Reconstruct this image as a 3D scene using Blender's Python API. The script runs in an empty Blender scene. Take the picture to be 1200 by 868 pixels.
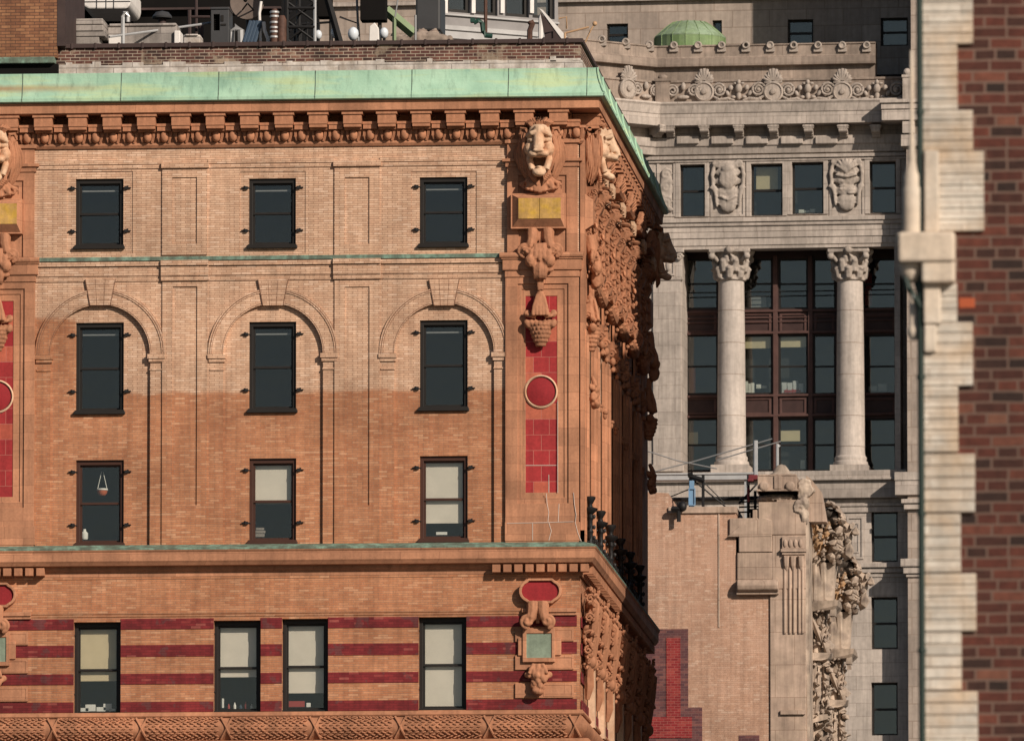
import bpy, bmesh, math, random
from mathutils import Vector, Matrix, Euler, noise
from mathutils.geometry import tessellate_polygon
random.seed(7)
S = bpy.context.scene
COL = S.collection
R_ = math.radians
PI = math.pi

# ------------------------------------------------------------------ camera, sky, sun, exposure
FPX = 14000.0                                   # focal length in pixels of the 1200 px wide photograph
THETA = math.atan(1596 / FPX)                   # looking up
PSI = math.atan(1140 / FPX * math.cos(THETA))   # turned left of the street
cd = bpy.data.cameras.new('camera'); cam = bpy.data.objects.new('camera', cd); COL.objects.link(cam)
cam.location = (0, 0, 1.7); cam.rotation_euler = (PI/2 + THETA, 0, PSI)
cd.sensor_width = 36; cd.lens = FPX / 1200 * 36; cd.clip_start = 1; cd.clip_end = 6000
cd.dof.use_dof = True; cd.dof.focus_distance = 290; cd.dof.aperture_fstop = 11
S.camera = cam
SUN_EL, SUN_AZ = R_(28), R_(42)                 # azimuth: to the right of straight behind the camera
w = bpy.data.worlds.new('World'); S.world = w; w.use_nodes = True
wn = w.node_tree.nodes; sky = wn.new('ShaderNodeTexSky'); sky.sky_type = 'NISHITA'; sky.sun_disc = False
sky.sun_elevation = SUN_EL; sky.sun_rotation = PI - SUN_AZ
w.node_tree.links.new(sky.outputs[0], wn['Background'].inputs[0]); wn['Background'].inputs[1].default_value = 0.055
sd = bpy.data.lights.new('sun', 'SUN'); sun = bpy.data.objects.new('sun', sd); COL.objects.link(sun)
sd.energy = 5.0; sd.angle = R_(0.5); sd.color = (1.0, 0.885, 0.76)
sv = Vector((math.sin(SUN_AZ)*math.cos(SUN_EL), -math.cos(SUN_AZ)*math.cos(SUN_EL), math.sin(SUN_EL)))
sun.rotation_euler = sv.to_track_quat('Z', 'Y').to_euler(); sun.location = (60, 100, 120)
S.view_settings.view_transform = 'Standard'; S.view_settings.look = 'None'
S.view_settings.exposure = -0.08; S.view_settings.gamma = 1

# ------------------------------------------------------------------ frames: photo pixel -> point on a building's plane
CR = Euler((PI/2 + THETA, 0, PSI)).to_matrix(); CL = Vector((0, 0, 1.7))
def ray(u, v): return CR @ Vector(((u-600)/FPX, (434-v)/FPX, -1))
def at(u, v, Y):
    r = ray(u, v); return CL + r * ((Y - CL.y) / r.y)
class Frame:
    def __init__(s, loc, rz=0):
        s.loc = Vector(loc); s.rz = rz; s.m = Matrix.Translation(s.loc) @ Matrix.Rotation(rz, 4, 'Z'); s.inv = s.m.inverted()
    def uv(s, u, v, y=0):                        # local (x, z) of pixel u, v on the plane local y
        o = s.inv @ CL; d = s.inv.to_3x3() @ ray(u, v); t = (y - o.y) / d.y; p = o + d*t; return p.x, p.z
    def x(s, u, v=434, y=0): return s.uv(u, v, y)[0]
    def z(s, v, u=340, y=0): return s.uv(u, v, y)[1]
    def rect(s, u0, v0, u1, v1, y=0):            # x0, x1, z0, z1
        um, vm = (u0+u1)/2, (v0+v1)/2
        return s.x(u0, vm, y), s.x(u1, vm, y), s.z(v1, um, y), s.z(v0, um, y)

# ------------------------------------------------------------------ mesh helpers
class MB:
    def __init__(s): s.bm = bmesh.new()
    def box(s, x0, x1, y0, y1, z0, z1):
        v = [s.bm.verts.new((x, y, z)) for z in (z0, z1) for y in (y0, y1) for x in (x0, x1)]
        for f in ((0,1,3,2),(4,5,7,6),(0,1,5,4),(2,3,7,6),(0,2,6,4),(1,3,7,5)): s.bm.faces.new([v[i] for i in f])
        return s
    def wedge(s, a, b, y0, y1):                  # frustum: a = (x0,x1,z0,z1) at y0, b at y1
        v = [s.bm.verts.new((x, y, z)) for (q, y) in ((a, y0), (b, y1)) for (x, z) in ((q[0],q[2]),(q[1],q[2]),(q[1],q[3]),(q[0],q[3]))]
        for f in ((0,1,2,3),(4,5,6,7),(0,1,5,4),(1,2,6,5),(2,3,7,6),(3,0,4,7)): s.bm.faces.new([v[i] for i in f])
        return s
    def prism(s, poly, y0, y1, holes=()):        # outline in x, z extruded along y
        loops = [poly] + list(holes)
        tri = tessellate_polygon([[Vector((p[0], p[1], 0)) for p in l] for l in loops])
        flat = [p for l in loops for p in l]
        A = [s.bm.verts.new((p[0], y0, p[1])) for p in flat]; B = [s.bm.verts.new((p[0], y1, p[1])) for p in flat]
        for t in tri:
            for V in (A, B):
                try: s.bm.faces.new([V[i] for i in t])
                except ValueError: pass
        k = 0
        for l in loops:
            n = len(l)
            for i in range(n):
                a, b = k+i, k+(i+1) % n
                s.bm.faces.new((A[a], A[b], B[b], B[a]))
            k += n
        return s
    def lathe(s, prof, c, seg=24, axis='Z', a0=0, a1=2*PI):
        full = abs(a1-a0-2*PI) < 1e-6; n = seg if full else seg+1; rings = []
        for r, h in prof:
            ring = []
            for i in range(n):
                a = a0 + (a1-a0)*i/seg; p, q = r*math.cos(a), r*math.sin(a)
                d = {'Z': (p, q, h), 'Y': (p, h, q), 'X': (h, p, q)}[axis]
                ring.append(s.bm.verts.new((c[0]+d[0], c[1]+d[1], c[2]+d[2])))
            rings.append(ring)
        for a, b in zip(rings, rings[1:]):
            for i in range(seg):
                j = (i+1) % n; s.bm.faces.new((a[i], a[j], b[j], b[i]))
        for rg in (rings[0], rings[-1]):
            try: s.bm.faces.new(rg)
            except ValueError: pass
        return s
    def tube(s, pts, r, seg=8):
        pts = [Vector(p) for p in pts]; n = len(pts); rr = r if isinstance(r, (list, tuple)) else [r]*n; rings = []
        for i, p in enumerate(pts):
            t = (pts[min(i+1, n-1)] - pts[max(i-1, 0)]).normalized()
            up = Vector((0, 0, 1)) if abs(t.z) < .9 else Vector((0, 1, 0))
            a = t.cross(up).normalized(); b = t.cross(a)
            rings.append([s.bm.verts.new(p + (a*math.cos(2*PI*k/seg) + b*math.sin(2*PI*k/seg))*rr[i]) for k in range(seg)])
        for a, b in zip(rings, rings[1:]):
            for k in range(seg): s.bm.faces.new((a[k], a[(k+1) % seg], b[(k+1) % seg], b[k]))
        s.bm.faces.new(rings[0]); s.bm.faces.new(rings[-1]); return s
    def ell(s, c, r, rot=(0, 0, 0), sub=2):
        if not isinstance(r, (list, tuple)): r = (r, r, r)
        m = Matrix.Translation(c) @ Euler(rot).to_matrix().to_4x4() @ Matrix.Diagonal((r[0], r[1], r[2], 1))
        bmesh.ops.create_icosphere(s.bm, subdivisions=sub, radius=1, matrix=m); return s
    def sweep(s, prof, path, cap=True):          # prof (projection, z); path in plan, outward on the right hand
        path = [Vector(p) for p in path]; n = len(path); nor = []
        for i in range(n-1):
            d = (path[i+1]-path[i]).normalized(); nor.append(Vector((d.y, -d.x)))
        rings = []
        for i, p in enumerate(path):
            if i == 0: o = nor[0]
            elif i == n-1: o = nor[-1]
            else:
                b = (nor[i-1]+nor[i]).normalized(); o = b / b.dot(nor[i])
            rings.append([s.bm.verts.new((p.x+o.x*q, p.y+o.y*q, z)) for q, z in prof])
        m = len(prof)
        for a, b in zip(rings, rings[1:]):
            for k in range(m): s.bm.faces.new((a[k], a[(k+1) % m], b[(k+1) % m], b[k]))
        if cap:
            for rg in (rings[0], rings[-1]):
                tri = tessellate_polygon([[Vector((q, z, 0)) for q, z in prof]])
                for t in tri:
                    try: s.bm.faces.new([rg[i] for i in t])
                    except ValueError: pass
        return s
    def xf(s, m):
        bmesh.ops.transform(s.bm, matrix=m, verts=s.bm.verts); return s
    def join(s, o, m=Matrix()):
        me = bpy.data.meshes.new('tmp'); o.bm.to_mesh(me); me.transform(m); s.bm.from_mesh(me); bpy.data.meshes.remove(me); return s
    def mesh(s, name, mat, smooth=False, remesh=0, jitter=0):
        bmesh.ops.recalc_face_normals(s.bm, faces=s.bm.faces)
        me = bpy.data.meshes.new(name); s.bm.to_mesh(me); s.bm.free()
        if remesh:
            ts = bpy.data.scenes.new('scratch'); o = bpy.data.objects.new('tmp', me); ts.collection.objects.link(o)
            q = o.modifiers.new('r', 'REMESH'); q.mode = 'VOXEL'; q.voxel_size = remesh; q.use_smooth_shade = True
            q = o.modifiers.new('s', 'SMOOTH'); q.factor = .5; q.iterations = 1
            ts.view_layers[0].update(); dg = ts.view_layers[0].depsgraph; me2 = bpy.data.meshes.new_from_object(o.evaluated_get(dg))
            bpy.data.objects.remove(o); bpy.data.scenes.remove(ts); bpy.data.meshes.remove(me); me = me2; me.name = name
            if jitter:
                nn_ = [v.normal.copy() for v in me.vertices]
                for v, nv in zip(me.vertices, nn_):
                    q = v.co * (.16/remesh); v.co += nv * jitter * (noise.noise(q) + .6*noise.noise(q*2.3) + .5*noise.noise(q*5.1))
            smooth = True
        if smooth:
            for p in me.polygons: p.use_smooth = True
            if not remesh: me.set_sharp_from_angle(angle=R_(40))
        me.materials.clear(); me.materials.append(mat); return me
    def build(s, name, mat, parent=None, frame=None, smooth=False, remesh=0, bevel=0, jitter=0):
        me = s.mesh(name, mat, smooth, remesh, jitter)
        return place(name, me, parent, frame, bevel)
OFF = {}
def place(name, me, parent=None, frame=None, bevel=0, loc=None, rz=0, keep=False):
    o = bpy.data.objects.new(name, me); COL.objects.link(o)
    if parent is not None:
        o.parent = parent; off = OFF.get(parent.name)
        if off is not None and not keep: me.transform(Matrix.Translation(-off))
        if loc is not None: o.location = loc
        if rz: o.rotation_euler.z = rz
    else:
        cs = [v.co for v in me.vertices]
        c = Vector(((min(p.x for p in cs)+max(p.x for p in cs))/2, (min(p.y for p in cs)+max(p.y for p in cs))/2, min(p.z for p in cs)))
        me.transform(Matrix.Translation(-c))
        if frame: o.location = frame.m @ c; o.rotation_euler.z = frame.rz
        else: o.location = c
    if bevel:
        b = o.modifiers.new('bevel', 'BEVEL'); b.width = bevel; b.segments = 2; b.limit_method = 'ANGLE'
    return o
def tag(o, label=None, cat=None, group=None, kind=None):
    if label: o['label'] = label
    if cat: o['category'] = cat
    if group: o['group'] = group
    if kind: o['kind'] = kind
    return o
def thing(name, label, cat, frame, base=(0, 0, 0), group=None):
    o = bpy.data.objects.new(name, None); COL.objects.link(o); o.empty_display_size = .3
    o.location = frame.m @ Vector(base); o.rotation_euler.z = frame.rz; OFF[o.name] = Vector(base)
    return tag(o, label, cat, group)
def circ(cx, cz, r, n=40, a0=0, a1=2*PI, end=False):
    k = n if not end else n
    return [(cx+r*math.cos(a0+(a1-a0)*i/n), cz+r*math.sin(a0+(a1-a0)*i/n)) for i in range(k + (1 if end else 0))]
def rc(x0, x1, z0, z1): return [(x0, z0), (x1, z0), (x1, z1), (x0, z1)]
def spiral(cx, y, cz, r0, turns=1.6, sx=1, n=26, a0=0, yout=0):
    return [(cx+sx*r0*(1-.85*i/n)*math.cos(a0+turns*2*PI*i/n), y-yout*i/n, cz+r0*(1-.85*i/n)*math.sin(a0+turns*2*PI*i/n)) for i in range(n+1)]

# ------------------------------------------------------------------ materials
class NT:
    def __init__(s, name):
        s.m = bpy.data.materials.new(name); s.m.use_nodes = True; s.t = s.m.node_tree; s.n = s.t.nodes
        s.b = s.n['Principled BSDF']; s.tc = s.n.new('ShaderNodeTexCoord')
    def new(s, ty, ins=None, **at_):
        k = s.n.new('ShaderNode'+ty)
        for a, v in at_.items(): setattr(k, a, v)
        for i, v in (ins or {}).items(): s.set(k.inputs[i], v)
        return k
    def set(s, inp, v):
        if isinstance(v, bpy.types.NodeSocket): s.t.links.new(v, inp)
        elif isinstance(v, (tuple, list)) and len(v) == 3 and inp.type == 'RGBA': inp.default_value = (*v, 1)
        else: inp.default_value = v
    def math(s, op, a, b=0.0, clamp=False): return s.new('Math', {0: a, 1: b}, operation=op, use_clamp=clamp).outputs[0]
    def noise(s, scale, detail=4, rough=.55, vec=None):
        return s.new('TexNoise', {'Vector': vec or s.tc.outputs['Object'], 'Scale': scale, 'Detail': detail, 'Roughness': rough}).outputs[0]
    def ramp(s, fac, stops, interp='LINEAR'):
        r = s.new('ValToRGB', {0: fac}); e = r.color_ramp; e.interpolation = interp
        while len(e.elements) < len(stops): e.elements.new(.5)
        for k, (p, c) in zip(e.elements, stops):
            k.position = p; k.color = (*c, 1) if isinstance(c, (tuple, list)) else (c, c, c, 1)
        return r.outputs[0]
    def mix(s, f, a, b, mode='MIX'):
        k = s.new('Mix', data_type='RGBA', blend_type=mode); k.clamp_factor = True
        s.set(k.inputs[0], f); s.set(k.inputs[6], a); s.set(k.inputs[7], b); return k.outputs[2]
    def wallvec(s):                              # (x + y, z): bricks lie level on front and side walls alike
        p = s.new('SeparateXYZ', {0: s.tc.outputs['Object']}); s.sep = p
        return s.new('CombineXYZ', {0: s.math('ADD', p.outputs[0], p.outputs[1]), 1: p.outputs[2]}).outputs[0]
    def done(s, col, rough=.8, bump=None, bd=.02, bs=.5, metal=0, spec=.3):
        s.set(s.b.inputs['Base Color'], col); s.set(s.b.inputs['Roughness'], rough); s.b.inputs['Metallic'].default_value = metal
        s.b.inputs['Specular IOR Level'].default_value = spec
        if bump is not None:
            k = s.new('Bump', {'Height': bump, 'Distance': bd, 'Strength': bs}); s.t.links.new(k.outputs[0], s.b.inputs['Normal'])
        return s.m
def grime(n, c, amt=.3, scale=.5, streak=True):  # weathering: soft blotches and rain streaks
    f = n.noise(scale, 6, .62); c = n.mix(1.0, c, n.ramp(f, [(.3, 1-amt), (.62, 1.06)]), 'MULTIPLY')
    if streak:
        v = n.new('Mapping', {0: n.tc.outputs['Object'], 3: (5, 5, .35)}).outputs[0]
        c = n.mix(1.0, c, n.ramp(n.noise(1.3, 5, .6, v), [(.35, 1-amt*.6), (.6, 1.03)]), 'MULTIPLY')
    return c
def brick_mat(name, stops, mortar, bw, rh, ms, amt=.25, zone=None, bd=.012, msm=.2, sq=1, squf=2, patches=None, gscale=.5):
    n = NT(name); v = n.wallvec()
    wob = n.new('VectorMath', {0: v, 1: n.new('VectorMath', {0: n.new('TexNoise', {'Vector': v, 'Scale': 3.0}).outputs[1], 1: (ms*1.2, ms*1.2, 0)}, operation='MULTIPLY').outputs[0]}, operation='ADD').outputs[0]
    b = n.new('TexBrick', {'Vector': wob, 'Color1': (0, 0, 0), 'Color2': (1, 1, 1), 'Mortar': (.5, .5, .5), 'Scale': 1.0, 'Mortar Size': ms, 'Mortar Smooth': msm, 'Bias': 0.0, 'Brick Width': bw, 'Row Height': rh}, squash=sq, squash_frequency=squf)
    c = n.ramp(b.outputs[0], stops)
    if zone: c = zone(n, b.outputs[0], c)
    c = n.mix(1.0, c, n.ramp(n.noise(14, 3), [(.3, .86), (.7, 1.1)]), 'MULTIPLY')
    if patches: c = n.mix(n.ramp(n.noise(patches[1], 5, .6), [(.56, 0), (.6, 1)]), c, patches[0])
    c = n.mix(b.outputs[1], c, mortar)
    c = grime(n, c, amt, gscale)
    return n.done(c, .85, n.math('SUBTRACT', 1.0, b.outputs[1]), bd)
def stone_mat(name, col, var=.25, block=None, joint=None, scale=.8, rough=.8, bs=.3, fine=18, tint=None):
    n = NT(name); c = col
    if block:
        v = n.wallvec()
        b = n.new('TexBrick', {'Vector': v, 'Color1': (0, 0, 0), 'Color2': (1, 1, 1), 'Mortar': (.5, .5, .5), 'Scale': 1.0, 'Mortar Size': block[2], 'Mortar Smooth': .3, 'Brick Width': block[0], 'Row Height': block[1]})
        d = block[3] if len(block) > 3 else .12
        c = n.mix(1.0, col, n.ramp(b.outputs[0], [(0, 1-d), (1, 1+d*.6)]), 'MULTIPLY')
    if tint: c = n.mix(n.ramp(n.noise(scale*1.7, 5, .6), [(.45, 0), (.65, 1)]), c, tint)
    c = n.mix(1.0, c, n.ramp(n.noise(fine, 4), [(.3, .88), (.7, 1.08)]), 'MULTIPLY')
    if block: c = n.mix(n.math('MULTIPLY', b.outputs[1], .8), c, joint or tuple(k*.45 for k in col))
    c = grime(n, c, var, scale)
    return n.done(c, rough, n.noise(fine*1.5, 5), .01, bs)
def plain(name, col, rough=.6, metal=0, var=.15, scale=2.0, spec=.3):
    n = NT(name); c = grime(n, col, var, scale, False) if var else col
    return n.done(c, rough, metal=metal, spec=spec)
def glass_mat(name, tint=(.91, .915, .90), gloss=1.0, base=.055):
    n = NT(name); o = n.n['Material Output']
    t = n.new('BsdfTransparent', {0: tint}); g = n.new('BsdfGlossy', {0: (gloss, gloss, gloss), 'Roughness': .03})
    f = n.new('LayerWeight', {'Blend': .5}); wob = n.new('Bump', {'Height': n.noise(1.1, 2), 'Distance': .02, 'Strength': .25})
    n.t.links.new(wob.outputs[0], g.inputs['Normal'])
    m = n.new('MixShader', {0: n.math('ADD', base, n.math('MULTIPLY', n.math('POWER', f.outputs[1], 4.0), .6)), 1: t.outputs[0], 2: g.outputs[0]})
    n.t.links.new(m.outputs[0], o.inputs[0]); return n.m

# pane, trim and stone kinds
M = {}
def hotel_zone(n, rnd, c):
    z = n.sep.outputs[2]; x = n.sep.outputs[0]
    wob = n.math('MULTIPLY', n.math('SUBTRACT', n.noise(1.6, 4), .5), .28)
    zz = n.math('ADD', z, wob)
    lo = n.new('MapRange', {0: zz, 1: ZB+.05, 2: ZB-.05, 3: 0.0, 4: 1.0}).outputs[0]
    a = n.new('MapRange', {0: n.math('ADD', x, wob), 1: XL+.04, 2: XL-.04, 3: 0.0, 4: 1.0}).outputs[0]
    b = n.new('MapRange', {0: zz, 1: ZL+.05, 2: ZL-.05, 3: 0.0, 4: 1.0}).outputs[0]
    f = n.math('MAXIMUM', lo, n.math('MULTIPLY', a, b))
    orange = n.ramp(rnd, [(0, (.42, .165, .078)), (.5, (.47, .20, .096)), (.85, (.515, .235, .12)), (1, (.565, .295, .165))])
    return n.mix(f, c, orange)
D = 280.0
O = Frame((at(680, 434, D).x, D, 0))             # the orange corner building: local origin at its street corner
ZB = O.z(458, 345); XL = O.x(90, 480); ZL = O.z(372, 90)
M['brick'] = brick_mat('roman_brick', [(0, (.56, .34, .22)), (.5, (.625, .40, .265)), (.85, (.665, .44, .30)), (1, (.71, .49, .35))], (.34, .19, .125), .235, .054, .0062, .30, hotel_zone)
M['terra'] = stone_mat('terracotta', (.485, .226, .125), .30, (.92, .42, .006, .18), (.27, .115, .065))
M['terra_plain'] = stone_mat('carved_terracotta', (.43, .193, .104), .36, None, fine=9, bs=.8)
M['terra_pale'] = stone_mat('pale_terracotta', (.66, .45, .30), .28, None, fine=9, tint=(.52, .27, .15))
M['copper'] = None
def copper_mat():
    n = NT('verdigris_copper'); c = n.ramp(n.noise(.9, 6, .6), [(.3, (.25, .42, .31)), (.5, (.33, .52, .38)), (.7, (.39, .57, .42))])
    v = n.new('Mapping', {0: n.tc.outputs['Object'], 3: (.5, .5, 5)}).outputs[0]
    c = n.mix(n.ramp(n.noise(1.0, 4, .5, v), [(.52, 0), (.68, 1)]), c, (.43, .54, .31))
    c = n.mix(n.ramp(n.noise(3.5, 5, .65), [(.60, 0), (.75, .6)]), c, (.22, .40, .33))
    p = n.new('SeparateXYZ', {0: n.tc.outputs['Object']})
    m = n.new('MapRange', {0: n.math('ADD', p.outputs[0], n.math('MULTIPLY', n.noise(.8), 3.0)), 1: O.x(95)+2.6, 2: O.x(0)+1.2, 3: 0.0, 4: 1.0}).outputs[0]
    zt = O.z(107, 60); d = n.math('ABSOLUTE', n.math('SUBTRACT', n.math('ADD', p.outputs[2], n.math('MULTIPLY', n.noise(3), .12)), zt+.06))
    b = n.new('MapRange', {0: d, 1: .02, 2: .13, 3: 1.0, 4: 0.0}).outputs[0]
    c = n.mix(n.math('MULTIPLY', n.math('MULTIPLY', m, b), .9), c, (.32, .13, .035))
    v2 = n.new('Mapping', {0: n.tc.outputs['Object'], 3: (7, 7, .5)}).outputs[0]
    c = n.mix(1.0, c, n.ramp(n.noise(1.0, 5, .65, v2), [(.34, .80), (.48, 1.0)]), 'MULTIPLY')
    c = n.mix(1.0, c, n.ramp(n.noise(.45, 3), [(.35, .86), (.65, 1.05)]), 'MULTIPLY')
    return n.done(c, .6, n.noise(2.2, 4), .05, .6)
M['copper'] = copper_mat()
M['dark_copper'] = stone_mat('tarnished_copper', (.13, .17, .13), .35, None, tint=(.22, .35, .27), scale=2.5)
M['red_tile'] = brick_mat('red_terracotta_tile', [(0, (.29, .022, .026)), (.5, (.36, .034, .034)), (.7, (.31, .028, .03)), (.76, (.44, .10, .06)), (1, (.47, .13, .075))], (.46, .17, .13), .375, .37, .006, .2, bd=.004)
M['red_plain'] = stone_mat('red_glazed_terracotta', (.27, .018, .022), .2)
M['maroon'] = brick_mat('maroon_brick', [(0, (.155, .016, .019)), (.6, (.20, .020, .023)), (.92, (.235, .027, .028)), (1, (.32, .08, .065))], (.13, .022, .024), .235, .062, .004, .35, patches=((.14, .04, .04), 2.2))
M['gold_tile'] = stone_mat('ochre_tile', (.54, .32, .10), .35, None, tint=(.60, .36, .06), scale=3)
M['green_tile'] = stone_mat('sage_tile', (.22, .27, .20), .25, None, scale=3)
M['frame'] = plain('dark_window_paint', (.016, .013, .011), .5)
M['frame_brown'] = plain('brown_window_paint', (.055, .022, .014), .5)
M['glass'] = glass_mat('window_glass')
M['room'] = plain('dim_interior', (.033, .031, .028), .9)
M['room2'] = plain('grey_interior', (.034, .033, .031), .9)
M['blind'] = plain('cream_blind', (.68, .62, .54), .8, var=.06)
M['blind_y'] = plain('yellowed_blind', (.60, .50, .33), .8, var=.06)
M['iron'] = plain('black_iron', (.012, .011, .011), .55)
M['white'] = plain('white_paint', (.72, .68, .64), .6)
M['steel'] = plain('grey_steel', (.28, .28, .28), .45, .3)
M['dark'] = plain('tar_and_shade_black', (.009, .008, .0075), .95, spec=.1)  # black for roof felt and gear; stands for shade on the rear wall
M['parapet'] = brick_mat('old_parapet_brick', [(0, (.055, .03, .025)), (.5, (.115, .045, .036)), (1, (.19, .085, .06))], (.40, .32, .25), .23, .078, .010, .45, patches=((.34, .25, .18), .8), gscale=1.2)
M['flaky'] = stone_mat('flaking_whitewash', (.62, .56, .51), .3, (.9, .25, .012, .2), (.2, .17, .15), scale=2.2, tint=(.44, .37, .31))
M['coping'] = plain('rusty_coping', (.055, .035, .032), .7, var=.3)

# ------------------------------------------------------------------ ground
def struct(name, mb, mat): return tag(mb.build(name, mat), kind='structure')
M['asphalt'] = plain('asphalt', (.05, .05, .052), .9)
M['paving'] = plain('concrete_paving', (.09, .085, .08), .9)
struct('ground', MB().box(-2500, 2500, -500, 4500, -.4, -.05), M['paving'])
struct('road', MB().box(-17, -7, -100, 1500, -.05, 0), M['asphalt'])
struct('pavement', MB().box(-21.5, -17, -100, 1500, -.05, .13), M['paving'])

# ------------------------------------------------------------------ ORANGE CORNER BUILDING
hotel = thing('corner_building', 'orange brick corner building with green copper cornice and lion heads', 'building', O)
WIN = [(89,210,145,290), (292,209.5,347,289), (492,208,548,288),
       (89,378,145,483), (292,377,347,481), (492,375,548,479),
       (89,539,145,638), (292,537,347,635), (492,534,548,633),
       (87,729,142,838), (251,727,306,835), (331,725,385,834), (491,723,547,832)]
XE = O.x(-420); SIDE = 21.6; TH = .5
zt = O.z(163); z_belt = O.z(302); z_ledge = O.z(641); z_fr = O.z(715)
RD = .085
holes = [rc(*O.rect(*q, RD)) for q in WIN]
wall = MB()
wall.prism(rc(XE, -.02, 0, zt), RD, TH, holes)                       # recessed window plane
bx = [117.5, 320, 520.5]
arches = []
for c, (vs, vb) in zip(bx, ((415, 641), (414, 641), (413, 641))):        # arch openings: radius 58.5 px
    x, z = O.uv(c, vs); r = O.x(c+58.5, vs) - x; zb = O.z(648, c)
    arches.append((x, z, r, zb))
outl = [p for p in rc(XE, -.03, O.z(650), z_belt)]
ah = [[(x-r, zb+.001)] + [(x+r, zb+.001)] + circ(x, z, r, 28, 0, PI, True) for x, z, r, zb in arches]
wall.prism(outl, 0, RD, ah)
w1 = []
for c in bx:                                                             # upper storey: sunk field round each window
    w1.append(rc(*O.rect(c-39, 201, c+38, 297)))
wall.prism(rc(XE, -.03, z_belt, zt), 0, RD, w1)
for c, h_, q_ in zip(bx, w1, WIN): x0, x1, z0, z1 = O.rect(*q_, RD); wall.prism(h_, .02, RD+.001, [rc(x0, x1, z0, z1)])
def plate_with_panel(u0, v0, u1, v1, pan, y=-.035):
    P = rc(*O.rect(u0, v0, u1, v1)); wall.prism(P, y, -.002, [rc(*O.rect(*p)) for p in pan])
for a in (190, 392):                                                     # strips between the bays, each with a blind slot
    plate_with_panel(a, 187, a+53, 299, [(a+12, 208, a+41, 286)])
    plate_with_panel(a, 327, a+53, 640, [(a+12, 336, a+41, 592)])
wall.prism(rc(*O.rect(-260, 327, -60, 640)), -.05, -.002); wall.prism(rc(*O.rect(-260, 187, -60, 299)), -.05, -.002)
wall.prism(rc(XE, -.03, O.z(840), O.z(672)), -.03, RD, holes[9:])       # lower storey face
wall.box(XE, -.03, -.01, RD, 0, O.z(860))
wall.box(-TH, -.02, TH, SIDE, 0, zt); wall.box(XE, -.4, SIDE, SIDE+.4, 0, zt+.6); wall.box(XE-.3, XE, RD, SIDE+.4, 0, zt+.6)
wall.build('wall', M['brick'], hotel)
MB().box(XE, -.45, TH, SIDE, zt+.3, zt+.6).build('roof', M['dark'], hotel)
inner = MB()
inner.box(XE, -TH-.05, 1.5, 1.56, O.z(860), zt+.2)
inner.build('interior_partition', M['room'], hotel)

# mouldings that run along the front
M['dark_joint'] = plain('sooty_mortar', (.16, .08, .05), .9)
def band(mb, v0, v1, p, u=340, x0=XE, x1=0, y=0): mb.box(x0, x1, -p, y, O.z(v1, u), O.z(v0, u))
for c0, c1 in ((38, 190), (243, 392), (445, 592)):
    xa, xb = O.x(c0), O.x(c1)
    for grp in (((185.5, 191, .045), (191, 196, .025)), ((304.5, 310.5, .10), (310.5, 322, .05), (322, 328, .025))):
        mo = MB()
        for v0, v1, p in grp: mo.box(xa, xb, -p, -.001, O.z(v1), O.z(v0))
        mo.build('brick_moulding', M['brick'], hotel, bevel=.008)
for c0, c1 in ((190, 243), (392, 445)):
    xa, xb = O.x(c0-1.5), O.x(c1+1.5)
    for grp in (((190, 196, .10),), ((304.5, 310.5, .17), (310.5, 322.5, .12), (322.5, 328, .09))):
        mo = MB()
        for v0, v1, p in grp: mo.box(xa, xb, -p, -.001, O.z(v1), O.z(v0))
        mo.build('brick_moulding', M['brick'], hotel, bevel=.008)
bt = MB(); bt.box(XE, O.x(592), -.13, .02, O.z(304.5), O.z(300)); bt.build('belt_flashing', M['dark_copper'], hotel)
for (x, z, r, zb), c in zip(arches, bx):
    rr = r*1.265
    a = MB(); a.prism(circ(x, z, rr, 36, 0, PI, True) + circ(x, z, r-.004, 36, PI, 0, True), -.035, .02)
    a.prism(circ(x, z, rr*1.03, 36, 0, PI, True) + circ(x, z, rr*.975, 36, PI, 0, True), -.055, .02)
    o = a.build('arch_surround', M['brick'], hotel)
    j_ = MB()
    for q in (1.0, .975, 1.03): j_.prism(circ(x, z, rr*q+.009, 36, 0, PI, True) + circ(x, z, rr*q-.009, 36, PI, 0, True), {1.0: -.056, .975: -.037, 1.03: -.0015}[q], .0)
    j_.prism(circ(x, z, r*1.02+.006, 36, 0, PI, True) + circ(x, z, r*1.02-.006, 36, PI, 0, True), -.0365, .0)
    j_.build('arch_joint', M['dark_joint'], o); OFF[o.name] = None
    k = MB(); zk0, zk1 = O.z(358, c), O.z(327.5, c); k.prism([(x-.24, zk0), (x+.24, zk0), (x+.36, zk1), (x-.36, zk1)], -.062, .10)
    ks = k.build('keystone', M['brick'], hotel); OFF[ks.name] = None
    kj = MB()
    for sx in (-1, 1):
        kj.prism([(x+sx*.24-.008, zk0), (x+sx*.24+.010, zk0), (x+sx*.36+.010, zk1), (x+sx*.36-.008, zk1)], -.064, -.05)
        kj.prism([(x+sx*.08-.005, zk0), (x+sx*.08+.005, zk0), (x+sx*.12+.005, zk1), (x+sx*.12-.005, zk1)], -.0635, -.05)
    for q in (.2, .4, .6, .8): kj.box(x-.24-.12*q, x+.24+.12*q, -.0632, -.05, zk0+(zk1-zk0)*q-.005, zk0+(zk1-zk0)*q+.005)
    kj.build('keystone_joint', M['dark_joint'], ks)
    for s in (-1, 1):
        im = MB(); xi = x + s*r*1.13
        im.box(xi-.22, xi+.21, -.075, .13, z-.12, z-.01); im.box(xi-.19, xi+.19, -.045, .13, z-.20, z-.12); im.box(xi-.17, xi+.17, -.025, .13, z-.40, z-.36)
        im.build('impost', M['brick'], hotel, bevel=.01)

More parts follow.
